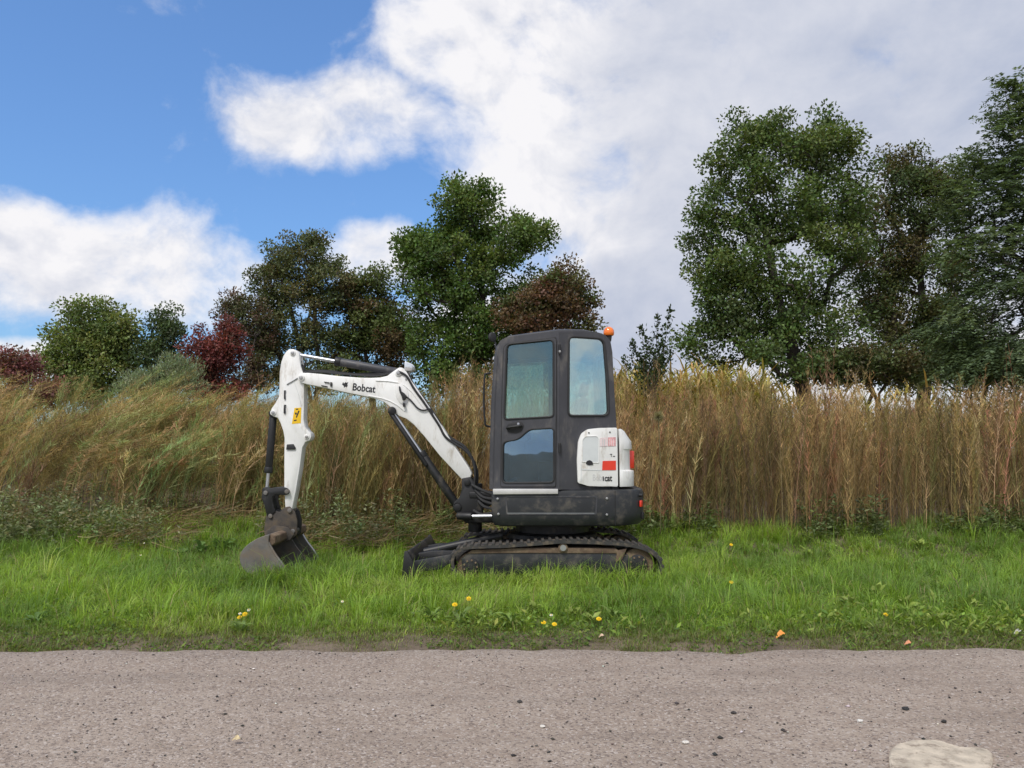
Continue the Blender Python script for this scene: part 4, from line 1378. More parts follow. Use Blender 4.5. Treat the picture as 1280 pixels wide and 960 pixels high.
        o = C[si] + unit(rng.normal(size=(ns, 3))) * (rng.random((ns, 1)) ** 0.6) * csz[si][:, None] * np.array([1, 1, .6])
        out = unit(o - np.array([ctr[0], Y, ctr[2] - 1.0])) + rng.normal(size=(ns, 3)) * 0.55
        out[:, 2] = out[:, 2] * 0.5 + 0.12
        out = unit(out)
        Ls = 0.34 * (0.6 + 0.8 * rng.random(ns))
        bc = ccol[si] * (1 + 0.2 * rng.normal(size=(ns, 1)))
        for q in range(14):
            u = (q // 2 + 0.6) / 7.2
            p = o + out * (Ls * u)[:, None] + np.array([0, 0, -1.0]) * (Ls * 0.62 * u * u)[:, None]
            sd_ = unit(np.cross(out, np.array([0, 0, 1.0]))) * (1 if q % 2 else -1)
            d = sd_ + out * 0.55 + np.array([0, 0, -0.25]) + rng.normal(size=(ns, 3)) * 0.2
            L = leaf[0] * (0.75 + 0.5 * rng.random(ns)); w = leaf[1] * (0.75 + 0.5 * rng.random(ns))
            B.leaves(p, d, L, w, np.clip(bc * (1 + 0.12 * rng.normal(size=(ns, 1))), 0.006, 0.6), unit(rng.normal(size=(ns, 3)) * 0.5 + np.array([0, -0.2, 1.0])), 0.1)
    B.build('crown', 'leaf', root)
    return root


LIFT = 1.0
OAK = [(0.042, 0.072, 0.018), (0.050, 0.082, 0.022), (0.036, 0.062, 0.018), (0.060, 0.088, 0.024), (0.046, 0.070, 0.026)]
ASH = [(0.050, 0.080, 0.038), (0.060, 0.094, 0.046), (0.040, 0.064, 0.032), (0.075, 0.108, 0.056), (0.044, 0.070, 0.028)]
DARK = [(0.036, 0.056, 0.018), (0.046, 0.062, 0.020), (0.032, 0.050, 0.018), (0.052, 0.060, 0.022), (0.052, 0.048, 0.020)]
grow_tree('oak_tree', 'large oak with airy dark green crown right of the cab', [(985, 225, 82, 85, 3), (925, 215, 42, 70, 1.2), (1020, 180, 55, 45, 1.2), (905, 285, 50, 50, 1.5), (895, 350, 40, 45, 1.2), (985, 330, 105, 75, 3), (920, 400, 58, 60, 1.8), (1045, 250, 58, 85, 2.2), (1010, 415, 85, 50, 1.8), (880, 425, 28, 30, .6), (955, 165, 35, 28, .8), (985, 458, 105, 26, 1.6)],
          22.0, 1003, 40000, OAK, (0.115, 0.075), 300, 0.44, 0.20, shell=0.30)
grow_tree('oak_tree', 'dark bushy tree with brownish leaves wedged between the airy oak and the tall feathery tree', [(1135, 260, 48, 75, 2), (1130, 210, 25, 32, .7), (1160, 330, 70, 90, 3), (1120, 400, 60, 60, 2), (1185, 230, 40, 45, 1), (1190, 420, 60, 50, 2), (1095, 310, 40, 80, 1.6), (1150, 462, 85, 26, 1.4)],
          24.5, 1140, 31000, DARK, (0.11, 0.075), 210, 0.46, 0.2, shell=0.25)
grow_tree('ash_tree', 'tallest tree with blue-green feathery sprays at the edge of the picture', [(1275, 140, 38, 50, 1.2), (1285, 210, 75, 70, 2), (1240, 260, 55, 60, 1.6), (1270, 330, 95, 80, 3), (1240, 395, 75, 55, 2), (1330, 280, 100, 130, 3), (1350, 400, 90, 60, 2), (1265, 455, 110, 28, 1.6)],
          18.0, 1300, 92000, ASH, (0.105, 0.042), 330, 0.46, 0.17, spray=True, shell=0.22)
grow_tree('oak_tree', 'round-headed green oak rising behind the boom and cab', [(590, 265, 52, 42, 1.5), (565, 320, 72, 62, 2.4), (630, 310, 60, 60, 2), (600, 380, 80, 65, 3), (530, 310, 38, 28, .9), (665, 295, 28, 30, .6), (560, 430, 60, 48, 1.6), (640, 430, 60, 45, 1.5), (517, 350, 25, 40, .7), (595, 474, 85, 24, 1.2)],
          25.0, 594, 34000, [(0.040, 0.075, 0.016), (0.050, 0.086, 0.020), (0.034, 0.063, 0.016), (0.060, 0.092, 0.022)], (0.125, 0.085), 260, 0.46, 0.2, shell=0.30)
grow_tree('maple_tree', 'tree with rusty brown leaves just above the cab roof', [(695, 365, 42, 38, 2), (665, 395, 45, 35, 1.6), (720, 385, 28, 38, 1), (690, 420, 48, 35, 1), (700, 470, 50, 22, .8)],
          23.5, 685, 12500, [(0.066, 0.050, 0.027), (0.075, 0.052, 0.028), (0.056, 0.060, 0.024), (0.046, 0.064, 0.020), (0.080, 0.050, 0.030)], (0.11, 0.075), 110, 0.40, 0.12, shell=0.3)
grow_tree('alder_tree', 'slender-stemmed tree with see-through crown behind the arm of the excavator', [(375, 325, 48, 32, 2.2), (345, 355, 32, 32, 1.4), (410, 350, 40, 40, 1.4), (370, 380, 50, 35, 1.1), (335, 425, 30, 40, .8), (400, 430, 35, 40, .7), (375, 474, 60, 22, 1.0)],
          26.0, 388, 21000, [(0.050, 0.068, 0.026), (0.060, 0.076, 0.030), (0.044, 0.058, 0.024), (0.068, 0.070, 0.030)], (0.105, 0.065), 170, 0.38, 0.11, shell=0.35, stems=3)
grow_tree('alder_tree', 'dense green tree tinged with red between the see-through tree and the round oak', [(455, 375, 42, 42, 2), (470, 415, 48, 48, 2), (435, 440, 42, 42, 1.3), (500, 440, 28, 38, .8), (465, 476, 52, 24, 1.0)],
          26.5, 462, 18500, [(0.045, 0.068, 0.020), (0.055, 0.076, 0.022), (0.040, 0.060, 0.020), (0.048, 0.070, 0.02), (0.065, 0.052, 0.026)], (0.11, 0.075), 130, 0.44, 0.13, shell=0.25)
grow_tree('dogwood_bush', 'dark crimson leaved bush beside the thin brownish tree', [(268, 445, 36, 34, 2), (255, 465, 28, 26, 1), (285, 430, 22, 30, .8), (266, 486, 40, 16, .8)],
          22.0, 266, 9500, [(0.095, 0.030, 0.028), (0.120, 0.038, 0.032), (0.075, 0.028, 0.026), (0.070, 0.042, 0.030)], (0.09, 0.06), 70, 0.32, 0.06, cat='bush', shell=0.2, stems=3)
grow_tree('cherry_tree', 'thin brownish purple tree with open crown next to the crimson bush', [(305, 400, 24, 34, 1.6), (292, 385, 16, 20, .8), (322, 420, 20, 44, 1.2), (312, 474, 26, 26, .8)],
          25.0, 308, 6200, [(0.060, 0.048, 0.032), (0.052, 0.058, 0.028), (0.066, 0.048, 0.034), (0.050, 0.062, 0.026)], (0.10, 0.06), 70, 0.34, 0.07, shell=0.3, stems=2)
grow_tree('young_oak', 'small narrow dark green tree between the pale green tree and the crimson bush', [(205, 410, 20, 28, 1.2), (203, 440, 30, 36, 1.6), (205, 470, 28, 22, .6), (204, 490, 34, 16, .5)],
          24.0, 205, 6500, [(0.034, 0.056, 0.024), (0.042, 0.066, 0.026), (0.030, 0.048, 0.022)], (0.10, 0.065), 75, 0.34, 0.07, shell=0.3)
grow_tree('maple_tree', 'broad pale green tree at the far end of the tree row', [(112, 412, 38, 34, 2), (80, 440, 34, 36, 1.6), (140, 425, 34, 38, 1.6), (110, 460, 62, 34, 2), (150, 465, 28, 28, .8), (120, 392, 20, 18, .6), (105, 488, 62, 18, 1.2)],
          24.0, 112, 17500, [(0.068, 0.100, 0.028), (0.080, 0.112, 0.032), (0.056, 0.086, 0.028), (0.092, 0.118, 0.036)], (0.105, 0.072), 140, 0.42, 0.12, shell=0.25)
grow_tree('dogwood_bush', 'reddish purple bush cut by the picture edge beside the pale green tree', [(18, 460, 26, 24, 2), (-25, 455, 40, 32, 2), (38, 472, 18, 14, .6), (35, 496, 55, 20, 1.4)],
          20.0, 5, 7500, [(0.105, 0.046, 0.042), (0.090, 0.040, 0.040), (0.080, 0.055, 0.036), (0.12, 0.05, 0.045)], (0.085, 0.055), 70, 0.30, 0.05, cat='bush', shell=0.2, stems=3)
grow_tree('willow_bush', 'grey-green willow bush in front of the small narrow tree', [(188, 476, 28, 16, 1), (222, 470, 26, 22, 1), (170, 486, 22, 12, .6)],
          19.0, 200, 6500, [(0.100, 0.135, 0.075), (0.120, 0.150, 0.085), (0.085, 0.115, 0.062)], (0.11, 0.022), 50, 0.26, 0.03, cat='bush', shell=0.15, stems=4, upright=1.2)
grow_tree('hawthorn_bush', 'dark low bush under the gap between the airy oak and the brownish tree', [(1090, 452, 55, 26, 2), (1130, 462, 45, 22, 1), (1050, 462, 45, 20, 1)],
          21.0, 1090, 7000, [(0.040, 0.058, 0.020), (0.050, 0.066, 0.022), (0.055, 0.052, 0.022)], (0.09, 0.06), 70, 0.34, 0.05, cat='bush', shell=0.15, stems=3)
grow_tree('hawthorn_bush', 'dark low bush at the foot of the feathery tallest tree', [(1215, 455, 60, 26, 2), (1270, 458, 50, 24, 1)],
          20.0, 1225, 7000, [(0.036, 0.055, 0.022), (0.046, 0.064, 0.026)], (0.09, 0.06), 70, 0.34, 0.05, cat='bush', shell=0.15, stems=3)

def sapling():
    """young tree of upright whips right of the beacon"""
    Y = 16.0
    b = W(812, 520, Y)
    bz = gz1(b.x, Y)
    root = empty('sapling', (b.x, Y, bz))
    tag(root, 'young sapling of thin upright leafy shoots between the amber beacon and the large oak', 'tree')
    B = Blades()
    bm = bmesh.new()
    for (x0, y0, x1, y1, r, nl) in [(812, 520, 820, 392, 0.014, 260), (810, 500, 798, 408, 0.010, 190), (814, 500, 836, 384, 0.011, 210), (812, 470, 788, 428, 0.008, 150), (815, 470, 830, 425, 0.009, 170),
                                    (812, 490, 812, 418, 0.009, 190), (813, 480, 845, 432, 0.008, 90), (811, 480, 780, 445, 0.007, 110), (812, 495, 800, 450, 0.008, 200), (813, 490, 826, 448, 0.008, 200)]:
        p0, p1 = W(x0, y0, Y), W(x1, y1, Y)
        p0.y += random.uniform(-.2, .2); p1.y += random.uniform(-.5, .5)
        mid = p0.lerp(p1, 0.5) + Vector((random.uniform(-.06, .06), 0, -0.05))
        sp = spline([p0, mid, p1], 6)
        tube(sp, [r * (1 - 0.8 * i / (len(sp) - 1)) for i in range(len(sp))], 5, bm)
        t = 0.25 + 0.75 * rng.random(nl) ** 0.8
        i = np.clip((t * (len(sp) - 1)).astype(int), 0, len(sp) - 1)
        pos = np.array([sp[q][:] for q in i]) + rng.normal(size=(nl, 3)) * (0.15 * (1.15 - t))[:, None]
        d = rng.normal(size=(nl, 3)) + np.array([0, 0, 0.6])
        B.leaves(pos, d, 0.075 * (0.6 + 0.7 * rng.random(nl)), 0.048 * (0.6 + 0.7 * rng.random(nl)), pick([(0.04, 0.066, 0.022), (0.052, 0.08, 0.026), (0.035, 0.055, 0.02)], nl), None, 0.15)
    obj('trunk', bm, 'bark', root, smooth=True)
    B.build('crown', 'leaf', root)


rng = np.random.default_rng(5)
sapling()


# ------------------------------------------------------------------ maize field behind the weeds
def maize():
    n = 2400
    y = rng.uniform(17.0, 34, n); x = np.where(rng.random(n) < 0.7, rng.uniform(0.13, 0.33, n), rng.uniform(0.33, 0.85, n)) * y
    z = gz(x, y)
    h = rng.uniform(1.8, 2.15, n) - 0.45 * npss((x / y - 0.30) / 0.08)
    base = np.stack([x, y, z], 1); tip = base + np.stack([rng.normal(0, .06, n), rng.normal(0, .06, n), h], 1)
    B = Blades()
    cols = [(0.42, 0.34, 0.10), (0.50, 0.40, 0.15), (0.34, 0.30, 0.09), (0.46, 0.33, 0.13), (0.25, 0.26, 0.07)]
    B.ribbons(base, tip, np.zeros((n, 3)), np.full(n, 0.022), pick(cols, n), np.tile([[0, 1.0, 0]], (n, 1)), 2, 0.3)
    for q in range(9):
        u = (0.25 + 0.75 * rng.random(n))[:, None]
        p = base * (1 - u) + tip * u
        a = rng.uniform(0, 6.28, n)
        out = np.stack([np.cos(a), np.sin(a), rng.uniform(-0.1, 1.0, n)], 1)
        L = rng.uniform(.3, .6, n)[:, None]
        B.ribbons(p, p + out * L, np.array([[0, 0, 0.10]]) * np.ones((n, 1)), np.full(n, 0.05), pick(cols, n), np.stack([-np.sin(a) * 0 + 0.1, a * 0, np.ones(n)], 1), 2, 0.0)
    o = B.build('maize_field', 'dry')
    tag(o, 'ripe yellow maize standing behind the weeds under the large oak', 'maize', kind='stuff')


maize()

# ------------------------------------------------------------------ tall dry weeds on the bank
TAN = [(0.245, 0.170, 0.085), (0.195, 0.134, 0.066), (0.31, 0.225, 0.120), (0.165, 0.118, 0.056)]
OLIVE = [(0.130, 0.108, 0.042), (0.155, 0.128, 0.050), (0.105, 0.095, 0.040), (0.18, 0.145, 0.06)]
RED = [(0.20, 0.095, 0.060), (0.18, 0.105, 0.065), (0.24, 0.125, 0.08)]
DARKB = [(0.085, 0.058, 0.036), (0.110, 0.072, 0.042), (0.095, 0.075, 0.036)]
GREEN = [(0.125, 0.165, 0.062), (0.155, 0.200, 0.075), (0.105, 0.142, 0.055), (0.185, 0.220, 0.095)]


def patchy(x, y, sets, sc=1.6, seed=vn1, jit=0.2, gain=1.5):
    """colour by patches of the stand"""
    n = len(x)
    v = seed(x, y * 0.6, sc, 3) + 0.08 * rng.normal(size=n)
    edges = np.linspace(0.32, 0.68, len(sets) + 1)[1:-1]
    k = np.digitize(v, edges)
    c = np.zeros((n, 3))
    for i, s in enumerate(sets):
        m = k == i
        c[m] = pick(s, int(m.sum()), jit) * gain
    return c


def feather_weeds(name, label, x, y, h, lean, droop, sets, twigs, tw_len, w=0.006, leaf_w=0.0062, start=0.08, seed=vn1, plume=26, gain=1.72):
    """wiry stems with many fine upswept side twigs"""
    n = len(x)
    base = np.stack([x, y, gz(x, y) - 0.02], 1)
    tip = base + np.stack([lean[:, 0] * h, lean[:, 1] * h, h * (1 - droop * 0.35)], 1)
    bend = np.stack([-lean[:, 0] * h * 0.22, -lean[:, 1] * h * 0.15, h * droop * 0.28], 1) + rng.normal(size=(n, 3)) * 0.02
    col = patchy(x, y, sets, seed=seed, gain=gain)
    B = Blades()
    B.ribbons(base, tip, bend, np.full(n, w) * rng.uniform(.7, 1.5, n), col * 0.95, np.tile([[0.2, 1.0, 0.1]], (n, 1)) + rng.normal(size=(n, 3)) * .3, 4, 0.25)
    for q in range(twigs):
        u = (start + (1 - start) * rng.random(n) ** 0.75)[:, None]
        p = base * (1 - u) + tip * u + bend * (4 * u * (1 - u))
        a = rng.uniform(0, 6.28, n)
        up = rng.uniform(0.9, 3.6, n)
        out = np.stack([np.cos(a) + lean[:, 0] * 1.3, np.sin(a), up * (1 - 1.1 * droop)], 1)
        L = (tw_len * (1.25 - 0.7 * u[:, 0]) * rng.uniform(0.4, 1.3, n))[:, None]
        cc = np.clip(col * rng.uniform(0.75, 1.3, (n, 1)), 0.01, 0.7)
        B.ribbons(p, p + unit(out) * L, rng.normal(size=(n, 3)) * 0.015, np.full(n, leaf_w) * rng.uniform(.5, 1.4, n), cc, None, 1, 0.0)
    # loose seed plume at the top of each stem
    for q in range(plume):
        u = (0.72 + 0.30 * rng.random(n))[:, None]
        p = base * (1 - u) + tip * u + bend * (4 * u * (1 - u)) + rng.normal(size=(n, 3)) * np.array([.035, .035, .03])
        a = rng.uniform(0, 6.28, n)
        out = np.stack([np.cos(a) * .6 + lean[:, 0] * 1.5, np.sin(a) * .6, rng.uniform(0.3, 1.4, n) * (1 - 1.2 * droop)], 1)
        cc = np.clip(col * np.array([1.12, 1.02, 0.95]) * rng.uniform(0.8, 1.3, (n, 1)), 0.01, 0.7)
        B.ribbons(p, p + unit(out) * rng.uniform(.03, .10, n)[:, None], np.zeros((n, 3)), rng.uniform(.004, .010, n), cc, None, 1, 0.0)
    o = B.build(name, 'dry')
    return tag(o, label, 'weeds', kind='stuff')


def xy(n, x0, x1, y0, y1, k=1.0):
    y = y0 + (y1 - y0) * rng.random(n) ** k
    return rng.uniform(x0, x1, n), y


def front_y(x):
    """front edge of the tall stand"""
    return 10.35 + 0.35 * (vn2(x, 7.0, 0.7, 3) - 0.5) * 2 + 0.7 * npss((-2.6 - x) / 1.5)


# right of the machine: dense upright brown stand
n = 2700
x, y = xy(n, -1.0, 11.5, 0.0, 1.0)
y = front_y(x) + (y ** 1.7) * 3.6
h = 1.66 + 0.75 * (vn3(x, y, 0.55, 3) - 0.5) * 2 + 0.18 * rng.normal(size=n) + 0.03 * np.clip(x - 2, 0, 6)
h = np.where(rng.random(n) < 0.35, h * rng.uniform(0.5, 0.85, n), h) - 0.30 * npss((y - 12.0) / 2.5)
lean = np.stack([0.03 + 0.10 * (vn1(x, y, 0.9, 2) - .5) * 2 + 0.11 * rng.normal(size=n), 0.07 * rng.normal(size=n)], 1)
feather_weeds('tall_weeds', 'dense stand of tall brown seeded weeds behind and right of the cab', x, y, h, lean, np.zeros(n), [OLIVE + DARKB, TAN, DARKB + OLIVE, TAN + OLIVE, DARKB + RED, TAN], 66, 0.25)
# middle: behind the boom
n = 1500
x, y = xy(n, -4.2, -0.6, 0.0, 1.0)
y = front_y(x) + 0.15 + (y ** 1.5) * 3.6
h = 1.45 + 0.45 * (vn3(x, y, 0.9, 3) - 0.5) * 2 + 0.16 * rng.normal(size=n)
h = np.where(rng.random(n) < 0.4, h * rng.uniform(0.45, 0.85, n), h) - 0.15 * npss((y - 12.0) / 2.5)
lean = np.stack([0.12 + 0.13 * rng.normal(size=n), 0.08 * rng.normal(size=n)], 1)
feather_weeds('tall_weeds', 'olive brown tangle of weeds behind the boom and arm', x, y, h, lean, 0.15 * rng.random(n), [OLIVE, TAN + DARKB, OLIVE + GREEN, TAN + OLIVE, OLIVE + DARKB], 60, 0.25, seed=vn2)
# left: wind-laid arching grasses
nc = 105
cxs, cys = xy(nc, -12.0, -3.7, 0.0, 1.0)
cys = front_y(cxs) + 0.1 + (cys ** 1.15) * 5.0
ci = rng.choice(nc, 2500)
n = len(ci)
ca, cr_ = rng.uniform(0, 6.28, n), 0.26 * rng.random(n) ** 0.6
x, y = cxs[ci] + np.cos(ca) * cr_ * 1.3, cys[ci] + np.sin(ca) * cr_
ch = rng.uniform(1.05, 2.0, nc); cl = rng.uniform(0.15, 0.95, nc); cd = rng.uniform(0.15, 0.75, nc)
h = ch[ci] * (0.75 + 0.35 * rng.random(n)) + 0.10 * npss((y - 12.5) / 2)
lean = np.stack([cl[ci] * 0.75 + 0.35 * np.cos(ca) * cr_ / 0.26 * 0.5 + 0.08 * rng.normal(size=n), 0.12 * rng.normal(size=n) + 0.2 * np.sin(ca) * cr_], 1)
feather_weeds('arching_weeds', 'wind-bent feathery weeds leaning over on the bank at the bucket end', x, y, h, lean, np.clip(cd[ci] + 0.1 * rng.normal(size=n), 0.05, 0.85), [OLIVE + DARKB, TAN + OLIVE, GREEN + OLIVE, TAN, OLIVE + GREEN], 58, 0.27, seed=vn3, start=0.15, gain=2.0)

# closed back rows so that no sky shows through the stand
n = 1100
x, y = xy(n, -13.0, -2.5, 13.2, 16.5)
h = 1.15 + 0.3 * (vn3(x, y, 0.6, 3) - 0.5) * 2 + 0.12 * rng.normal(size=n)
lean = np.stack([0.25 + 0.12 * rng.normal(size=n), 0.1 * rng.normal(size=n)], 1)
feather_weeds('tall_weeds', 'hazy olive weeds on the crest of the bank below the row of small trees', x, y, h, lean, 0.2 + 0.2 * rng.random(n), [OLIVE, TAN + OLIVE, OLIVE + GREEN, TAN], 34, 0.34, leaf_w=0.010, seed=vn2, gain=1.7, plume=12)


# low leafy growth along the foot of the bank
def low_plants(name, label, n, x0, x1, yf, dep, hmin, hmax, cols, leafw=0.024, per=32, patch=None):
    x, y = xy(n, x0, x1, 0, 1)
    y = yf(x) + y * dep
    if patch is not None:
        m = vn2(x, y, 0.9, 3) > patch
        x, y = x[m], y[m]; n = len(x)
    base = np.stack([x, y, gz(x, y) - 0.01], 1)
    h = hmin + (hmax - hmin) * rng.random(n) ** 1.5 * (0.5 + vn1(x, y, 1.2, 2))
    B = Blades()
    col = pick(cols, n, 0.2)
    tip = base + np.stack([rng.normal(0, .18, n) * h, rng.normal(0, .18, n) * h, h], 1)
    B.ribbons(base, tip, rng.normal(size=(n, 3)) * 0.02, np.full(n, 0.006), col * 0.8, None, 2, 0.3)
    for q in range(per):
        u = (0.1 + 0.9 * rng.random(n))[:, None]
        p = base * (1 - u) + tip * u
        a = rng.uniform(0, 6.28, n)
        d = np.stack([np.cos(a), np.sin(a), rng.uniform(-0.3, 0.9, n)], 1)
        L = rng.uniform(0.03, 0.085, n)
        B.leaves(p + d * 0.02, d, L, leafw * rng.uniform(.5, 1.4, n), np.clip(col * rng.uniform(.75, 1.3, (n, 1)), .01, .6), unit(rng.normal(size=(n, 3)) * .6 + np.array([0, 0, 1.0])), 0.15)
    return tag(B.build(name, 'leaf'), label, 'weeds', kind='stuff')


low_plants('low_weeds', 'low green leafy weeds along the foot of the brown stand', 900, -1.0, 10.5, lambda x: front_y(x) - 0.28, 0.6, 0.10, 0.50, GREEN + [(0.13, 0.17, 0.045)], patch=0.42)
low_plants('low_weeds', 'grey-green knee-high weeds in front of the wind-bent grasses', 1500, -10.5, -1.2, lambda x: front_y(x) - 0.75 - 0.45 * npss((-2.6 - x) / 1.5), 1.9, 0.10, 0.55, [(0.19, 0.23, 0.10), (0.16, 0.20, 0.085), (0.22, 0.25, 0.125), (0.24, 0.22, 0.12)], patch=0.36)


def litter(name, label, n, x0, x1, yf, dep):
    """flattened dry stalks"""
    x, y = xy(n, x0, x1, 0, 1)
    y = yf(x) + y * dep
    m = vn3(x, y, 0.9, 3) > 0.45
    x, y = x[m], y[m]; n = len(x)
    a = rng.normal(0.1, 0.7, n)
    L = rng.uniform(0.15, 0.6, n)
    b = np.stack([x, y, gz(x, y) + rng.uniform(0.02, 0.22, n)], 1)
    t = b + np.stack([np.cos(a) * L, np.sin(a) * L, rng.normal(0.04, 0.10, n)], 1)
    B = Blades()
    B.ribbons(b, t, rng.normal(size=(n, 3)) * 0.03, rng.uniform(.004, .009, n), pick(TAN + [(0.20, 0.13, 0.08), (0.36, 0.28, 0.17)], n, .25), None, 2, 0.2)
    return tag(B.build(name, 'dry'), label, 'dry stalks', kind='stuff')


litter('fallen_stalks', 'flattened brown dry stalks between the verge and the bank', 6500, -10.5, 0.0, lambda x: front_y(x) - 0.9 - 0.4 * npss((-2.6 - x) / 1.5), 1.9)


# single plants that stand out from the stand
def stalk_plant(name, label, px, py_top, Y, py_base, cols, spread=0.12, nst=5, group=None, tw=26, lean=0.0, cat='weed'):
    b, t = W(px, py_base, Y), W(px, py_top, Y)
    z0 = gz1(b.x, Y)
    root = empty(name, (b.x, Y, z0))
    tag(root, label, cat, group)
    n = nst
    base = np.stack([b.x + rng.normal(0, spread * 0.3, n), Y + rng.normal(0, spread * 0.3, n), np.full(n, z0)], 1)
    tip = np.stack([b.x + lean + rng.normal(0, spread, n), Y + rng.normal(0, spread, n), t.z - 0.25 * rng.random(n) * (t.z - z0)], 1)
    col = pick(cols, n, .12)
    B = Blades()
    bend = rng.normal(size=(n, 3)) * .03 + np.array([-lean * .25, 0, 0.0])
    for f in ([[0, 1.0, 0]], [[1.0, 0.1, 0]]):
        B.ribbons(base, tip, bend, np.full(n, 0.011), col, np.tile(f, (n, 1)), 4, 0.3)
    tag(B.build('stems', 'dry', root), kind='stuff')
    B = Blades()
    for q in range(tw):
        u = (0.35 + 0.65 * rng.random(n))[:, None]
        p = base * (1 - u) + tip * u + bend * (4 * u * (1 - u))
        a = rng.uniform(0, 6.28, n)
        out = np.stack([np.cos(a) * .5 + lean, np.sin(a) * .5, rng.uniform(.5, 1.2, n)], 1)
        B.ribbons(p, p + out * rng.uniform(.06, .2, n)[:, None], rng.normal(size=(n, 3)) * .01, np.full(n, .011), np.clip(pick(cols, n, .2), 0, .8), None, 1, 0.0)
    tag(B.build('seed_twigs', 'dry', root), kind='stuff')


SG = 'single tall weeds that stand out on the bank'
stalk_plant('dock_stalk', 'rusty red dock stalk leaning in the brown weeds near the picture edge', 1098, 528, 10.45, 640, RED, 0.04, 2, SG, 30, 0.12)
stalk_plant('dock_stalk', 'pair of brick-red stalks low in the weeds just right of the cab', 902, 505, 10.5, 640, RED, 0.06, 3, SG, 28)
stalk_plant('dock_stalk', 'straw-coloured clump of upright stalks under the oak crown', 968, 470, 10.5, 650, TAN + [(0.40, 0.28, 0.14)], 0.14, 7, SG, 24)
stalk_plant('dock_stalk', 'tall russet plume rising above the weeds in front of the oak trunk', 1030, 435, 11.6, 600, [(0.26, 0.16, 0.10), (0.22, 0.13, 0.08)], 0.12, 7, SG, 34)
stalk_plant('dock_stalk', 'russet seed plume poking above the weeds in front of the sapling', 822, 446, 11.8, 600, [(0.22, 0.14, 0.08), (0.18, 0.13, 0.06)], 0.16, 7, SG, 34)
stalk_plant('dock_stalk', 'tall thin reddish stalk reaching up before the feathery tree', 1268, 428, 10.7, 640, [(0.24, 0.12, 0.08), (0.20, 0.12, 0.07)], 0.10, 4, SG, 24)
stalk_plant('dock_stalk', 'pale tan clump of stalks right of the leaning red stalk', 1192, 500, 10.45, 655, TAN + [(0.38, 0.28, 0.15)], 0.10, 6, SG, 22)
stalk_plant('dock_stalk', 'reddish bent stalk clump in the wind-laid weeds', 88, 520, 12.0, 590, RED + TAN, 0.12, 9, SG, 22, 0.5)
stalk_plant('dock_stalk', 'straw stalk standing straight in front of the bucket end weeds', 284, 500, 11.8, 600, [(0.36, 0.26, 0.13)], 0.05, 3, SG, 22)
stalk_plant('dock_stalk', 'dry twiggy brown clump at the very edge of the left bank', 26, 560, 10.6, 650, [(0.20, 0.13, 0.08), (0.24, 0.15, 0.09)], 0.16, 7, SG, 20, 0.05)
stalk_plant('dock_stalk', 'straw-yellow bent stalks below the boom elbow', 548, 560, 10.5, 640, TAN + [(0.40, 0.30, 0.16)], 0.14, 7, SG, 18, -0.12)
# ball-shaped seed head
p = W(823, 521, 10.2)
root = empty('thistle', (p.x, 10.2, gz1(p.x, 10.2)))
tag(root, 'weed with a pale round fluffy seed head beside the cab', 'weed', SG)
obj('stem', tube([(p.x, 10.2, gz1(p.x, 10.2)), (p.x + 0.02, 10.2, 1.0), (p.x, 10.2, p.z)], 0.006, 6), paint('thistle_stem', (0.13, 0.12, 0.05), 0.8), root)
B = Blades(); k = 700
dirs = unit(rng.normal(size=(k, 3)))
B.ribbons(np.tile(np.array(p), (k, 1)) + dirs * .01, np.array(p) + dirs * rng.uniform(.05, .11, k)[:, None], rng.normal(size=(k, 3)) * .004, np.full(k, .006), pick([(0.26, 0.24, 0.12), (0.32, 0.29, 0.16)], k), None, 1, 0.0)
B.build('seed_head', 'dry', root)


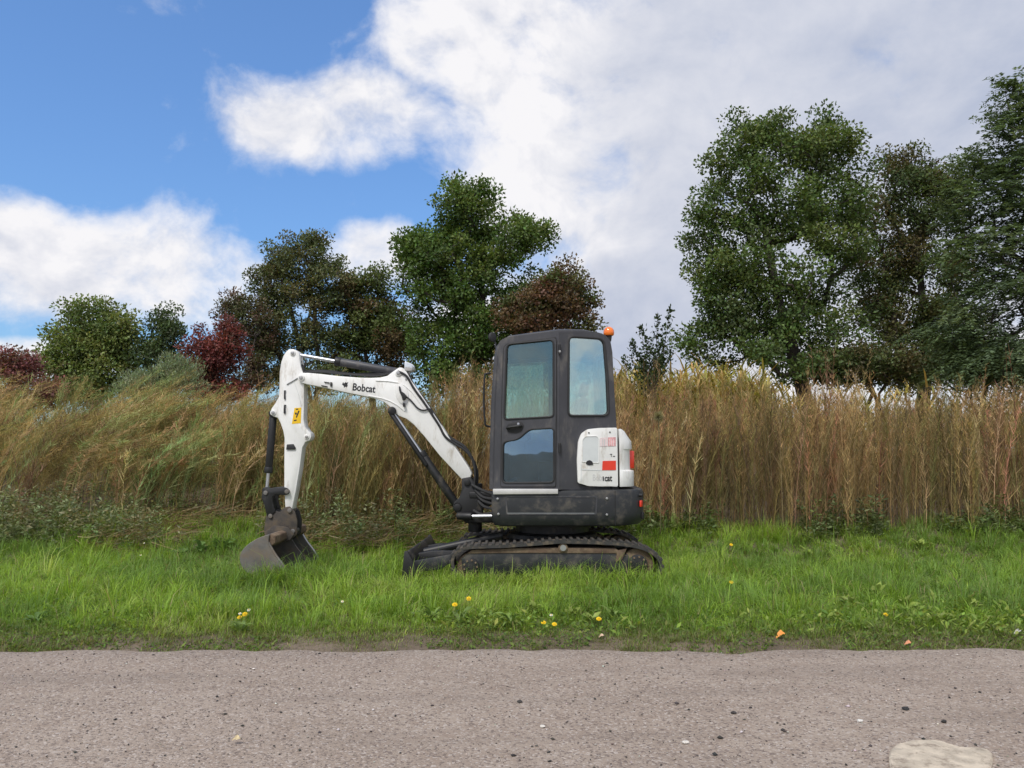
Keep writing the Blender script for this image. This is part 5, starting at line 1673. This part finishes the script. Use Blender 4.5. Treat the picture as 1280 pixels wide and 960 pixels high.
# ------------------------------------------------------------------ the grass verge
def verge_grass():
    # tufts: blades of one tuft share a colour, a lean and a length
    nt = 15000
    ty = 5.20 + (11.3 - 5.20) * rng.random(nt) ** 1.12
    tx = rng.uniform(-1, 1, nt) * (ty * 0.67 + 1.3)
    per = 17
    ti = np.repeat(np.arange(nt), per)
    # plus single blades that close the gaps, more of them in the short growth along the road
    ns = 95000
    sy = np.where(rng.random(ns) < 0.45, 5.10 + 0.9 * rng.random(ns), 5.2 + 6.0 * rng.random(ns))
    sx = rng.uniform(-1, 1, ns) * (sy * 0.67 + 1.3)
    nb = len(ti)
    ra, rr = rng.uniform(0, 6.28, nb), 0.045 * rng.random(nb) ** 0.6
    x = np.concatenate([tx[ti] + np.cos(ra) * rr, sx]); y = np.concatenate([ty[ti] + np.sin(ra) * rr, sy])
    n = len(x)
    a = np.concatenate([ra + rng.normal(0, .5, nb), rng.uniform(0, 6.28, ns)])
    th = np.exp(0.36 * rng.normal(size=nt)); tl = 0.35 * rng.normal(size=(nt, 2)); tc = rng.normal(size=nt); tb = 1 + 0.17 * rng.normal(size=nt)
    hf = np.concatenate([th[ti], np.full(ns, .8)]); lean = np.concatenate([tl[ti], np.zeros((ns, 2))])
    cs = np.concatenate([tc[ti], rng.normal(size=ns)]); cb = np.concatenate([tb[ti], 1 + .12 * rng.normal(size=ns)])
    e = edge_y(x)
    u = y - e
    clump = vn1(x, y, 1.6, 3); fine = vn2(x, y, 7.0, 2)
    bare = npss((0.34 - u) / 0.34) * (-0.85 + 2.4 * vn3(x, y, 1.7, 3))
    keep = rng.random(n) > np.clip(bare * 1.05 - 0.05, 0, 0.985)
    keep &= u > -0.07 + 0.12 * vn2(x, y, 6.0, 2)
    keep &= y < front_y(x) + 0.35
    # nothing grows through tracks, bucket and blade
    for (p, q, c, d) in ((-0.62, 1.52, 7.80, 8.10), (-0.62, 1.52, 9.03, 9.33), (-2.80, -2.27, 8.0, 9.22), (-1.10, -0.98, 7.8, 9.3)):
        keep &= ~((x > p) & (x < q) & (y > c) & (y < d))
    under = (x > -0.7) & (x < 1.6) & (y > 8.05) & (y < 9.1)
    keep &= ~under | (rng.random(n) < 0.35)
    x, y, u, clump, fine, a, hf, cs, cb = (q[keep] for q in (x, y, u, clump, fine, a, hf, cs, cb)); lean = lean[keep]; n = len(x)
    h = 0.034 + 0.090 * npss((u - 0.10) / 0.9)
    h = h * (0.45 + 1.1 * clump) * hf * (0.65 + 0.6 * rng.random(n))
    # longer grass against the tracks and at the back of the verge
    h += 0.135 * np.exp(-((y - 7.56) / 0.30) ** 2) * npss((1.5 - np.abs(x - 0.45)) / 0.4) * (0.4 + 0.6 * rng.random(n)) * (0.5 + fine)
    h += 0.12 * np.exp(-((y - 7.75) / 0.3) ** 2) * npss((0.7 - np.abs(x + 2.55)) / 0.3) * rng.random(n)
    h += 0.12 * npss((y - 9.5) / 1.0) * clump * rng.random(n)
    tall = rng.random(n) < 0.02
    h = np.where(tall & (u > 0.5), h * 1.7, h)
    out = (0.30 + 0.75 * rng.random(n)) * h
    wx = 0.45 * h * (vn2(x, y, 1.1, 2) - 0.35)
    dx, dy = np.cos(a) * out + lean[:, 0] * h + wx, np.sin(a) * out + lean[:, 1] * h
    dl = np.hypot(dx, dy)
    base = np.stack([x, y, gz(x, y) - 0.006], 1)
    tip = base + np.stack([dx, dy, np.maximum(h * 0.25, h - 0.30 * dl)], 1)
    bend = np.stack([-dx * 0.16, -dy * 0.16, 0.16 * dl + 0.04 * h], 1)
    lush = np.array([(0.180, 0.300, 0.062), (0.230, 0.375, 0.055), (0.290, 0.440, 0.062), (0.350, 0.490, 0.085), (0.420, 0.500, 0.140)])
    dull = np.array([(0.195, 0.235, 0.075), (0.235, 0.250, 0.095), (0.250, 0.205, 0.115), (0.170, 0.230, 0.075)])
    col = lush[np.clip((vn3(x, y, 0.9, 3) * 6 - 1.3 + cs * .95).astype(int), 0, 4)]
    m = rng.random(n) < np.clip(0.80 * npss((0.75 - u) / 0.65) + 0.08 + 0.35 * npss((y - 9.9) / 0.8), 0, 0.95)
    col = np.where(m[:, None], dull[rng.choice(4, n)], col)
    straw = rng.random(n) < 0.03
    col = np.where(straw[:, None], np.array([[0.42, 0.36, 0.19]]), col)
    col = np.clip(col * (cb * (1 + 0.10 * rng.normal(size=n)))[:, None], 0.01, 0.7)
    w = (0.0042 + 0.0040 * rng.random(n)) * (0.75 + 0.35 * npss((u - .2) / .8))
    B = Blades()
    fl = np.stack([dx / (dl + 1e-6), dy / (dl + 1e-6), np.full(n, .35)], 1)
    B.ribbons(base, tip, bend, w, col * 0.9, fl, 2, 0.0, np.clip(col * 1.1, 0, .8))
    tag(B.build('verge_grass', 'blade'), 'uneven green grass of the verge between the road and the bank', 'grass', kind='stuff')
    # clover and small broad leaves woven into the sward
    k = 42000
    y = 5.25 + 5.2 * rng.random(k) ** 1.2; x = rng.uniform(-1, 1, k) * (y * .66 + 1.0)
    u = y - edge_y(x)
    m = (u > 0.02) & (vn2(x, y, 1.4, 3) > 0.44) & ~((x > -0.65) & (x < 1.55) & (y > 7.78) & (y < 9.35)) & ~((x > -2.85) & (x < -2.2) & (y > 7.95) & (y < 9.25)) & (y < front_y(x))
    x, y, u = x[m], y[m], u[m]; k = len(x)
    pos = np.stack([x, y, gz(x, y) + 0.012 + 0.07 * rng.random(k) * npss(u / 0.9)], 1)
    a = rng.uniform(0, 6.28, k)
    d = np.stack([np.cos(a), np.sin(a), rng.uniform(0.1, 0.9, k)], 1)
    B = Blades()
    B.leaves(pos, d, rng.uniform(.018, .05, k), rng.uniform(.010, .020, k), pick([(0.15, 0.25, 0.05), (0.20, 0.31, 0.06), (0.12, 0.20, 0.045), (0.24, 0.33, 0.075)], k, .2) * np.where(u < 0.5, 0.8, 1.0)[:, None], unit(rng.normal(size=(k, 3)) * .5 + np.array([0, 0, 1.])), .15)
    # leafier yellow-green patches by the road
    for (cx_, cy_, sx_, sy_, k) in ((2.85, 6.05, 0.50, 0.28, 1500), (3.6, 6.1, 0.4, 0.25, 700), (0.45, 5.80, 0.40, 0.12, 420), (-0.40, 5.85, 0.25, 0.10, 200), (-2.95, 8.2, 0.35, 0.3, 900)):
        x, y = rng.normal(cx_, sx_, k), rng.normal(cy_, sy_, k)
        m = (y > edge_y(x) + 0.08) & (vn1(x, y, 4.5, 2) > 0.46) & ~((x > -2.85) & (x < -2.2) & (y > 7.95) & (y < 9.25))
        x, y = x[m], y[m]; k = len(x)
        pos = np.stack([x, y, gz(x, y) + 0.02 + 0.085 * rng.random(k)], 1)
        a = rng.uniform(0, 6.28, k)
        d = np.stack([np.cos(a), np.sin(a), rng.uniform(0.0, 1.0, k)], 1)
        B.leaves(pos, d, rng.uniform(.022, .075, k), rng.uniform(.010, .028, k), pick([(0.22, 0.33, 0.06), (0.27, 0.37, 0.075), (0.17, 0.27, 0.05), (0.31, 0.38, 0.09)], k, .25) * (0.75 if cx_ < -2 else 1.0), unit(rng.normal(size=(k, 3)) * .5 + np.array([0, 0, 1.])), .15)
    tag(B.build('clover', 'blade'), 'small broad clover leaves among the grass blades', 'clover', kind='stuff')


verge_grass()


def ground_at(px, py, lift=0.0):
    """where the ray of a photograph pixel meets the ground"""
    r = ray(px, py)
    t = 3.0
    while t < 40:
        p = Vector((0, 0, HC)) + r * t
        if p.z - lift <= gz1(p.x, p.y): break
        t += 0.01
    return p


# ------------------------------------------------------------------ rosettes of broad leaves
def leaf_shape(L, w, curl, wav):
    bm = bmesh.new()
    k = 6
    rows = []
    for i in range(k + 1):
        u = i / k
        ww = w * (math.sin(math.pi * min(1, u * 0.92 + 0.08)) ** 0.8) * (0.35 + 0.65 * min(1, u * 2.2)) * (0.85 if i % 2 else 1.08)
        if i == k: ww = 0.002
        x = L * u
        z = math.sin(u * 2.0) * curl * L - 0.25 * curl * L * u * u * 2
        rows.append([bm.verts.new((x, s * ww / 2, z + abs(s) * ww * 0.16 + wav * math.sin(9 * u + s * 2) * w)) for s in (-1, 0, 1)])
    for a, b in zip(rows, rows[1:]):
        for j in range(2): bm.faces.new((a[j], a[j + 1], b[j + 1], b[j]))
    return bm


def plain_leaf_mat(name, col):
    m, n_, bs = new_mat(name)
    tc = n_.t.nodes.new('ShaderNodeTexCoord').outputs['Object']
    oi = n_.t.nodes.new('ShaderNodeObjectInfo').outputs['Random']
    c = n_.mix(oi, tuple(q * 0.72 for q in col), tuple(q * 1.25 for q in col))
    c = n_.mix(n_.m('MULTIPLY', n_.ss(n_.noise(tc, 35, 4, .6), .45, .75), .35), c, (col[0] * 1.3, col[1] * .8, col[2]))
    n_.put(bs.inputs['Base Color'], c)
    bs.inputs['Roughness'].default_value = 0.5
    tr = n_.t.nodes.new('ShaderNodeBsdfTranslucent'); n_.put(tr.inputs['Color'], c)
    mx = n_.t.nodes.new('ShaderNodeMixShader'); mx.inputs[0].default_value = 0.3
    n_.t.links.new(bs.outputs[0], mx.inputs[1]); n_.t.links.new(tr.outputs[0], mx.inputs[2])
    n_.t.links.new(mx.outputs[0], n_.t.nodes['Material Output'].inputs['Surface'])
    return m


M['ros_a'] = plain_leaf_mat('dandelion_leaf', (0.19, 0.29, 0.06))
M['ros_b'] = plain_leaf_mat('dock_leaf', (0.27, 0.36, 0.07))
M['ros_c'] = plain_leaf_mat('plantain_leaf', (0.12, 0.215, 0.045))
LEAFM = {}
for nm, Lw in (('ros_a', (0.15, 0.036)), ('ros_b', (0.15, 0.050)), ('ros_c', (0.14, 0.048))):
    LEAFM[nm] = [make_mesh('leaf', leaf_shape(Lw[0], Lw[1], c, .05), nm, smooth=True) for c in (0.25, 0.42, 0.6)]


def rosette(name, label, px, py, kind, size=1.0, nl=9, group=None, up=0.35):
    p = ground_at(px, py)
    root = empty(name, p)
    tag(root, label, 'plant', group)
    for i in range(nl):
        o = bpy.data.objects.new('leaf', random.choice(LEAFM[kind]))
        COL.objects.link(o)
        o.parent = root
        s = size * (0.85 if kind == 'ros_b' else 0.85) * random.uniform(0.65, 1.2)
        o.scale = (s, s, s)
        o.location = (random.uniform(-.012, .012), random.uniform(-.012, .012), 0.008)
        o.rotation_euler = (random.uniform(-.3, .3), -random.uniform(0.05, up + 0.25), 2 * math.pi * i / nl + random.uniform(-.35, .35))
    return root


RG = 'leafy rosettes in the verge'
for (px, py, kind, s, nl, lab) in [
    (540, 778, 'ros_a', 1.15, 10, 'spreading toothed rosette nearest the bare strip, left in the middle row'),
    (575, 784, 'ros_a', 1.25, 11, 'rosette straight below the two high dandelions'),
    (608, 776, 'ros_a', 1.1, 10, 'rosette between the two high dandelions and the low pair'),
    (640, 786, 'ros_a', 1.25, 11, 'flat rosette left of the low pair of dandelions'),
    (668, 772, 'ros_b', 0.85, 9, 'pale rosette right behind the low pair of dandelions'),
    (715, 776, 'ros_b', 0.95, 10, 'broad-leaved rosette between the low pair and the lone edge dandelion'),
    (738, 784, 'ros_b', 0.9, 9, 'broad-leaved rosette at the bare soil under the lone edge dandelion'),
    (765, 778, 'ros_a', 1.0, 10, 'rosette just right of the lone edge dandelion'),
    (1060, 765, 'ros_b', 1.05, 10, 'yellow-green dock rosette left of the bright dock clumps'),
    (1098, 752, 'ros_b', 1.25, 12, 'bright yellow-green dock clump furthest back'),
    (1132, 770, 'ros_b', 1.2, 12, 'bright yellow-green dock clump above the small orange leaf'),
    (1168, 762, 'ros_b', 1.15, 11, 'yellow-green dock clump second from the picture edge'),
    (1215, 770, 'ros_b', 1.15, 11, 'yellow-green dock clump closest to the picture edge'),
    (1180, 784, 'ros_b', 0.9, 9, 'low dock rosette at the soil edge in the corner'),
    (250, 694, 'ros_c', 1.7, 12, 'dark green leafy clump left of the bucket, outer one'),
    (278, 690, 'ros_c', 1.6, 12, 'dark green leafy clump touching the bucket side'),
    (228, 697, 'ros_c', 1.3, 10, 'dark green leafy clump farthest from the bucket'),
    (70, 700, 'ros_c', 1.2, 10, 'dark leafy tuft near the left edge of the verge'),
    (300, 792, 'ros_a', 0.9, 9, 'small rosette under the pair of dandelions by the road'),
    (45, 783, 'ros_c', 0.9, 9, 'small dark rosette by the road in the left corner'),
    (1010, 700, 'ros_b', 1.2, 10, 'pale rosette in mid verge right of the tracks'),
    (1150, 690, 'ros_b', 1.3, 11, 'pale leafy plant at the back of the verge'),
]:
    rosette('rosette_plant', lab, px, py, kind, s, nl + 3, RG, 0.95 if kind == 'ros_b' else 0.5)

# ------------------------------------------------------------------ dandelions, daisies, fallen leaves
M['dandelion'] = paint('dandelion_petals', (0.86, 0.58, 0.005), 0.6, var=0.08, scale=200, bump=0)
M['stemgreen'] = paint('flower_stem', (0.16, 0.22, 0.06), 0.6, bump=0)
M['petal'] = paint('white_petals', (0.85, 0.85, 0.82), 0.6, var=0.03, bump=0)


def flower_head(r, petals, rows, dome):
    bm = bmesh.new()
    for j in range(rows):
        rr = r * (1 - 0.26 * j)
        for i in range(petals):
            a = 2 * math.pi * (i + 0.5 * (j % 2)) / petals + random.uniform(-.08, .08)
            w = rr * 0.30
            z = dome * j / max(1, rows) * r
            c, s = math.cos(a), math.sin(a)
            q = [(0.1 * rr, -w * .3, z), (0.8 * rr, -w * .5, z + 0.16 * r), (rr, 0, z + 0.12 * r), (0.8 * rr, w * .5, z + 0.16 * r), (0.1 * rr, w * .3, z)]
            bm.faces.new([bm.verts.new((x * c - y * s, x * s + y * c, zz)) for x, y, zz in q])
    return bm


def flower(name, label, px, py, r, mat, cat, group, lift=0.06, petals=14, rows=4, dome=0.9, eye=None):
    p = ground_at(px, py, lift)
    g = gz1(p.x, p.y)
    root = empty(name, (p.x, p.y, g))
    tag(root, label, cat, group)
    hgt = max(0.02, p.z - g)
    st = obj('stem', tube([(p.x, p.y, g - .01), (p.x + .006, p.y, g + hgt * .5), (p.x, p.y, g + hgt)], 0.002, 6), 'stemgreen', root)
    bm = flower_head(r, petals, rows, dome)
    bmesh.ops.rotate(bm, verts=bm.verts, cent=(0, 0, 0), matrix=Matrix.Rotation(math.radians(random.uniform(25, 45)), 3, 'X'))
    bmesh.ops.translate(bm, verts=bm.verts, vec=(p.x, p.y, g + hgt))
    hd_ = obj('flower_head', bm, mat, root)
    if eye:
        obj('eye', loft([[(p.x + q * math.cos(2 * math.pi * i / 10), p.y - .004 + q * .8 * math.sin(2 * math.pi * i / 10), g + hgt + z) for i in range(10)] for q, z in ((r * .4, .002), (r * .36, .006), (r * .15, .008))]), eye, hd_)


DG = 'dandelions flowering in the verge'
for (px, py, r, lab) in [(299.5, 772, .021, 'yellow dandelion, left one of the pair by the road under the bucket'), (306, 768, .022, 'yellow dandelion, right one of the pair by the road under the bucket'),
                         (568.5, 756, .023, 'yellow dandelion, lower of the two below the blade'), (586, 748.5, .022, 'yellow dandelion, higher of the two below the blade'),
                         (679.5, 778.5, .020, 'yellow dandelion, left one of the low pair in the middle'), (693, 780.5, .020, 'yellow dandelion, right one of the low pair in the middle'),
                         (748.5, 774, .022, 'lone yellow dandelion at the road edge below the tracks'), (914, 728, .020, 'yellow dandelion in open grass right of the tracks'),
                         (914, 681, .022, 'small yellow flower at the back of the verge right of the cab'), (1107, 768.5, .020, 'yellow flower among the bright dock clumps')]:
    flower('dandelion', lab, px, py, r, 'dandelion', 'flower', DG, 0.135 if py < 760 else 0.075)
WG = 'small white flowers in the verge'
for (px, py, lab) in [(180, 679, 'white flower in the grass far left of the bucket'), (176, 694, 'smaller white flower just under the other far left one'), (311, 762.5, 'white flower above the pair of dandelions by the road'),
                      (300, 767, 'white flower touching the pair of dandelions by the road'), (689, 769, 'white flower above the low pair of dandelions'), (428, 752, 'white flower alone in mid verge below the boom')]:
    flower('daisy', lab, px, py, 0.013, 'petal', 'flower', WG, 0.11, 11, 1, 0.2, 'dandelion')

LG = 'fallen leaves at the road edge'
for (px, py, s, c, lab) in [(977, 797.5, 0.040, (0.70, 0.28, 0.05), 'curled orange fallen leaf at the edge of the grass'), (1135, 809, 0.024, (0.62, 0.26, 0.13), 'small orange fallen leaf on bare soil near the dock clumps'),
                            (752, 797, 0.020, (0.60, 0.42, 0.30), 'pale pinkish leaf scrap on bare soil below the lone dandelion'), (296, 934, 0.022, (0.52, 0.42, 0.24), 'small yellowish leaf on the road near its left corner'),
                            (1272, 793, 0.030, (0.66, 0.63, 0.58), 'whitish leaf scrap at the edge of the grass by the picture corner')]:
    p = ground_at(px, py, 0.012)
    o = link('fallen_leaf', make_mesh('fallen_leaf', leaf_shape(s * 2, s * 1.15, 0.5, .12), paint('fallen_leaf', c, 0.6, var=0.2, scale=60, bump=0), smooth=True))
    o.location = (p.x - s, p.y, max(gz1(p.x, p.y), 0.0) + 0.012)
    o.rotation_euler = (random.uniform(.3, .8), random.uniform(-.3, .0), random.uniform(-.5, .8))
    tag(o, lab, 'leaf', LG)
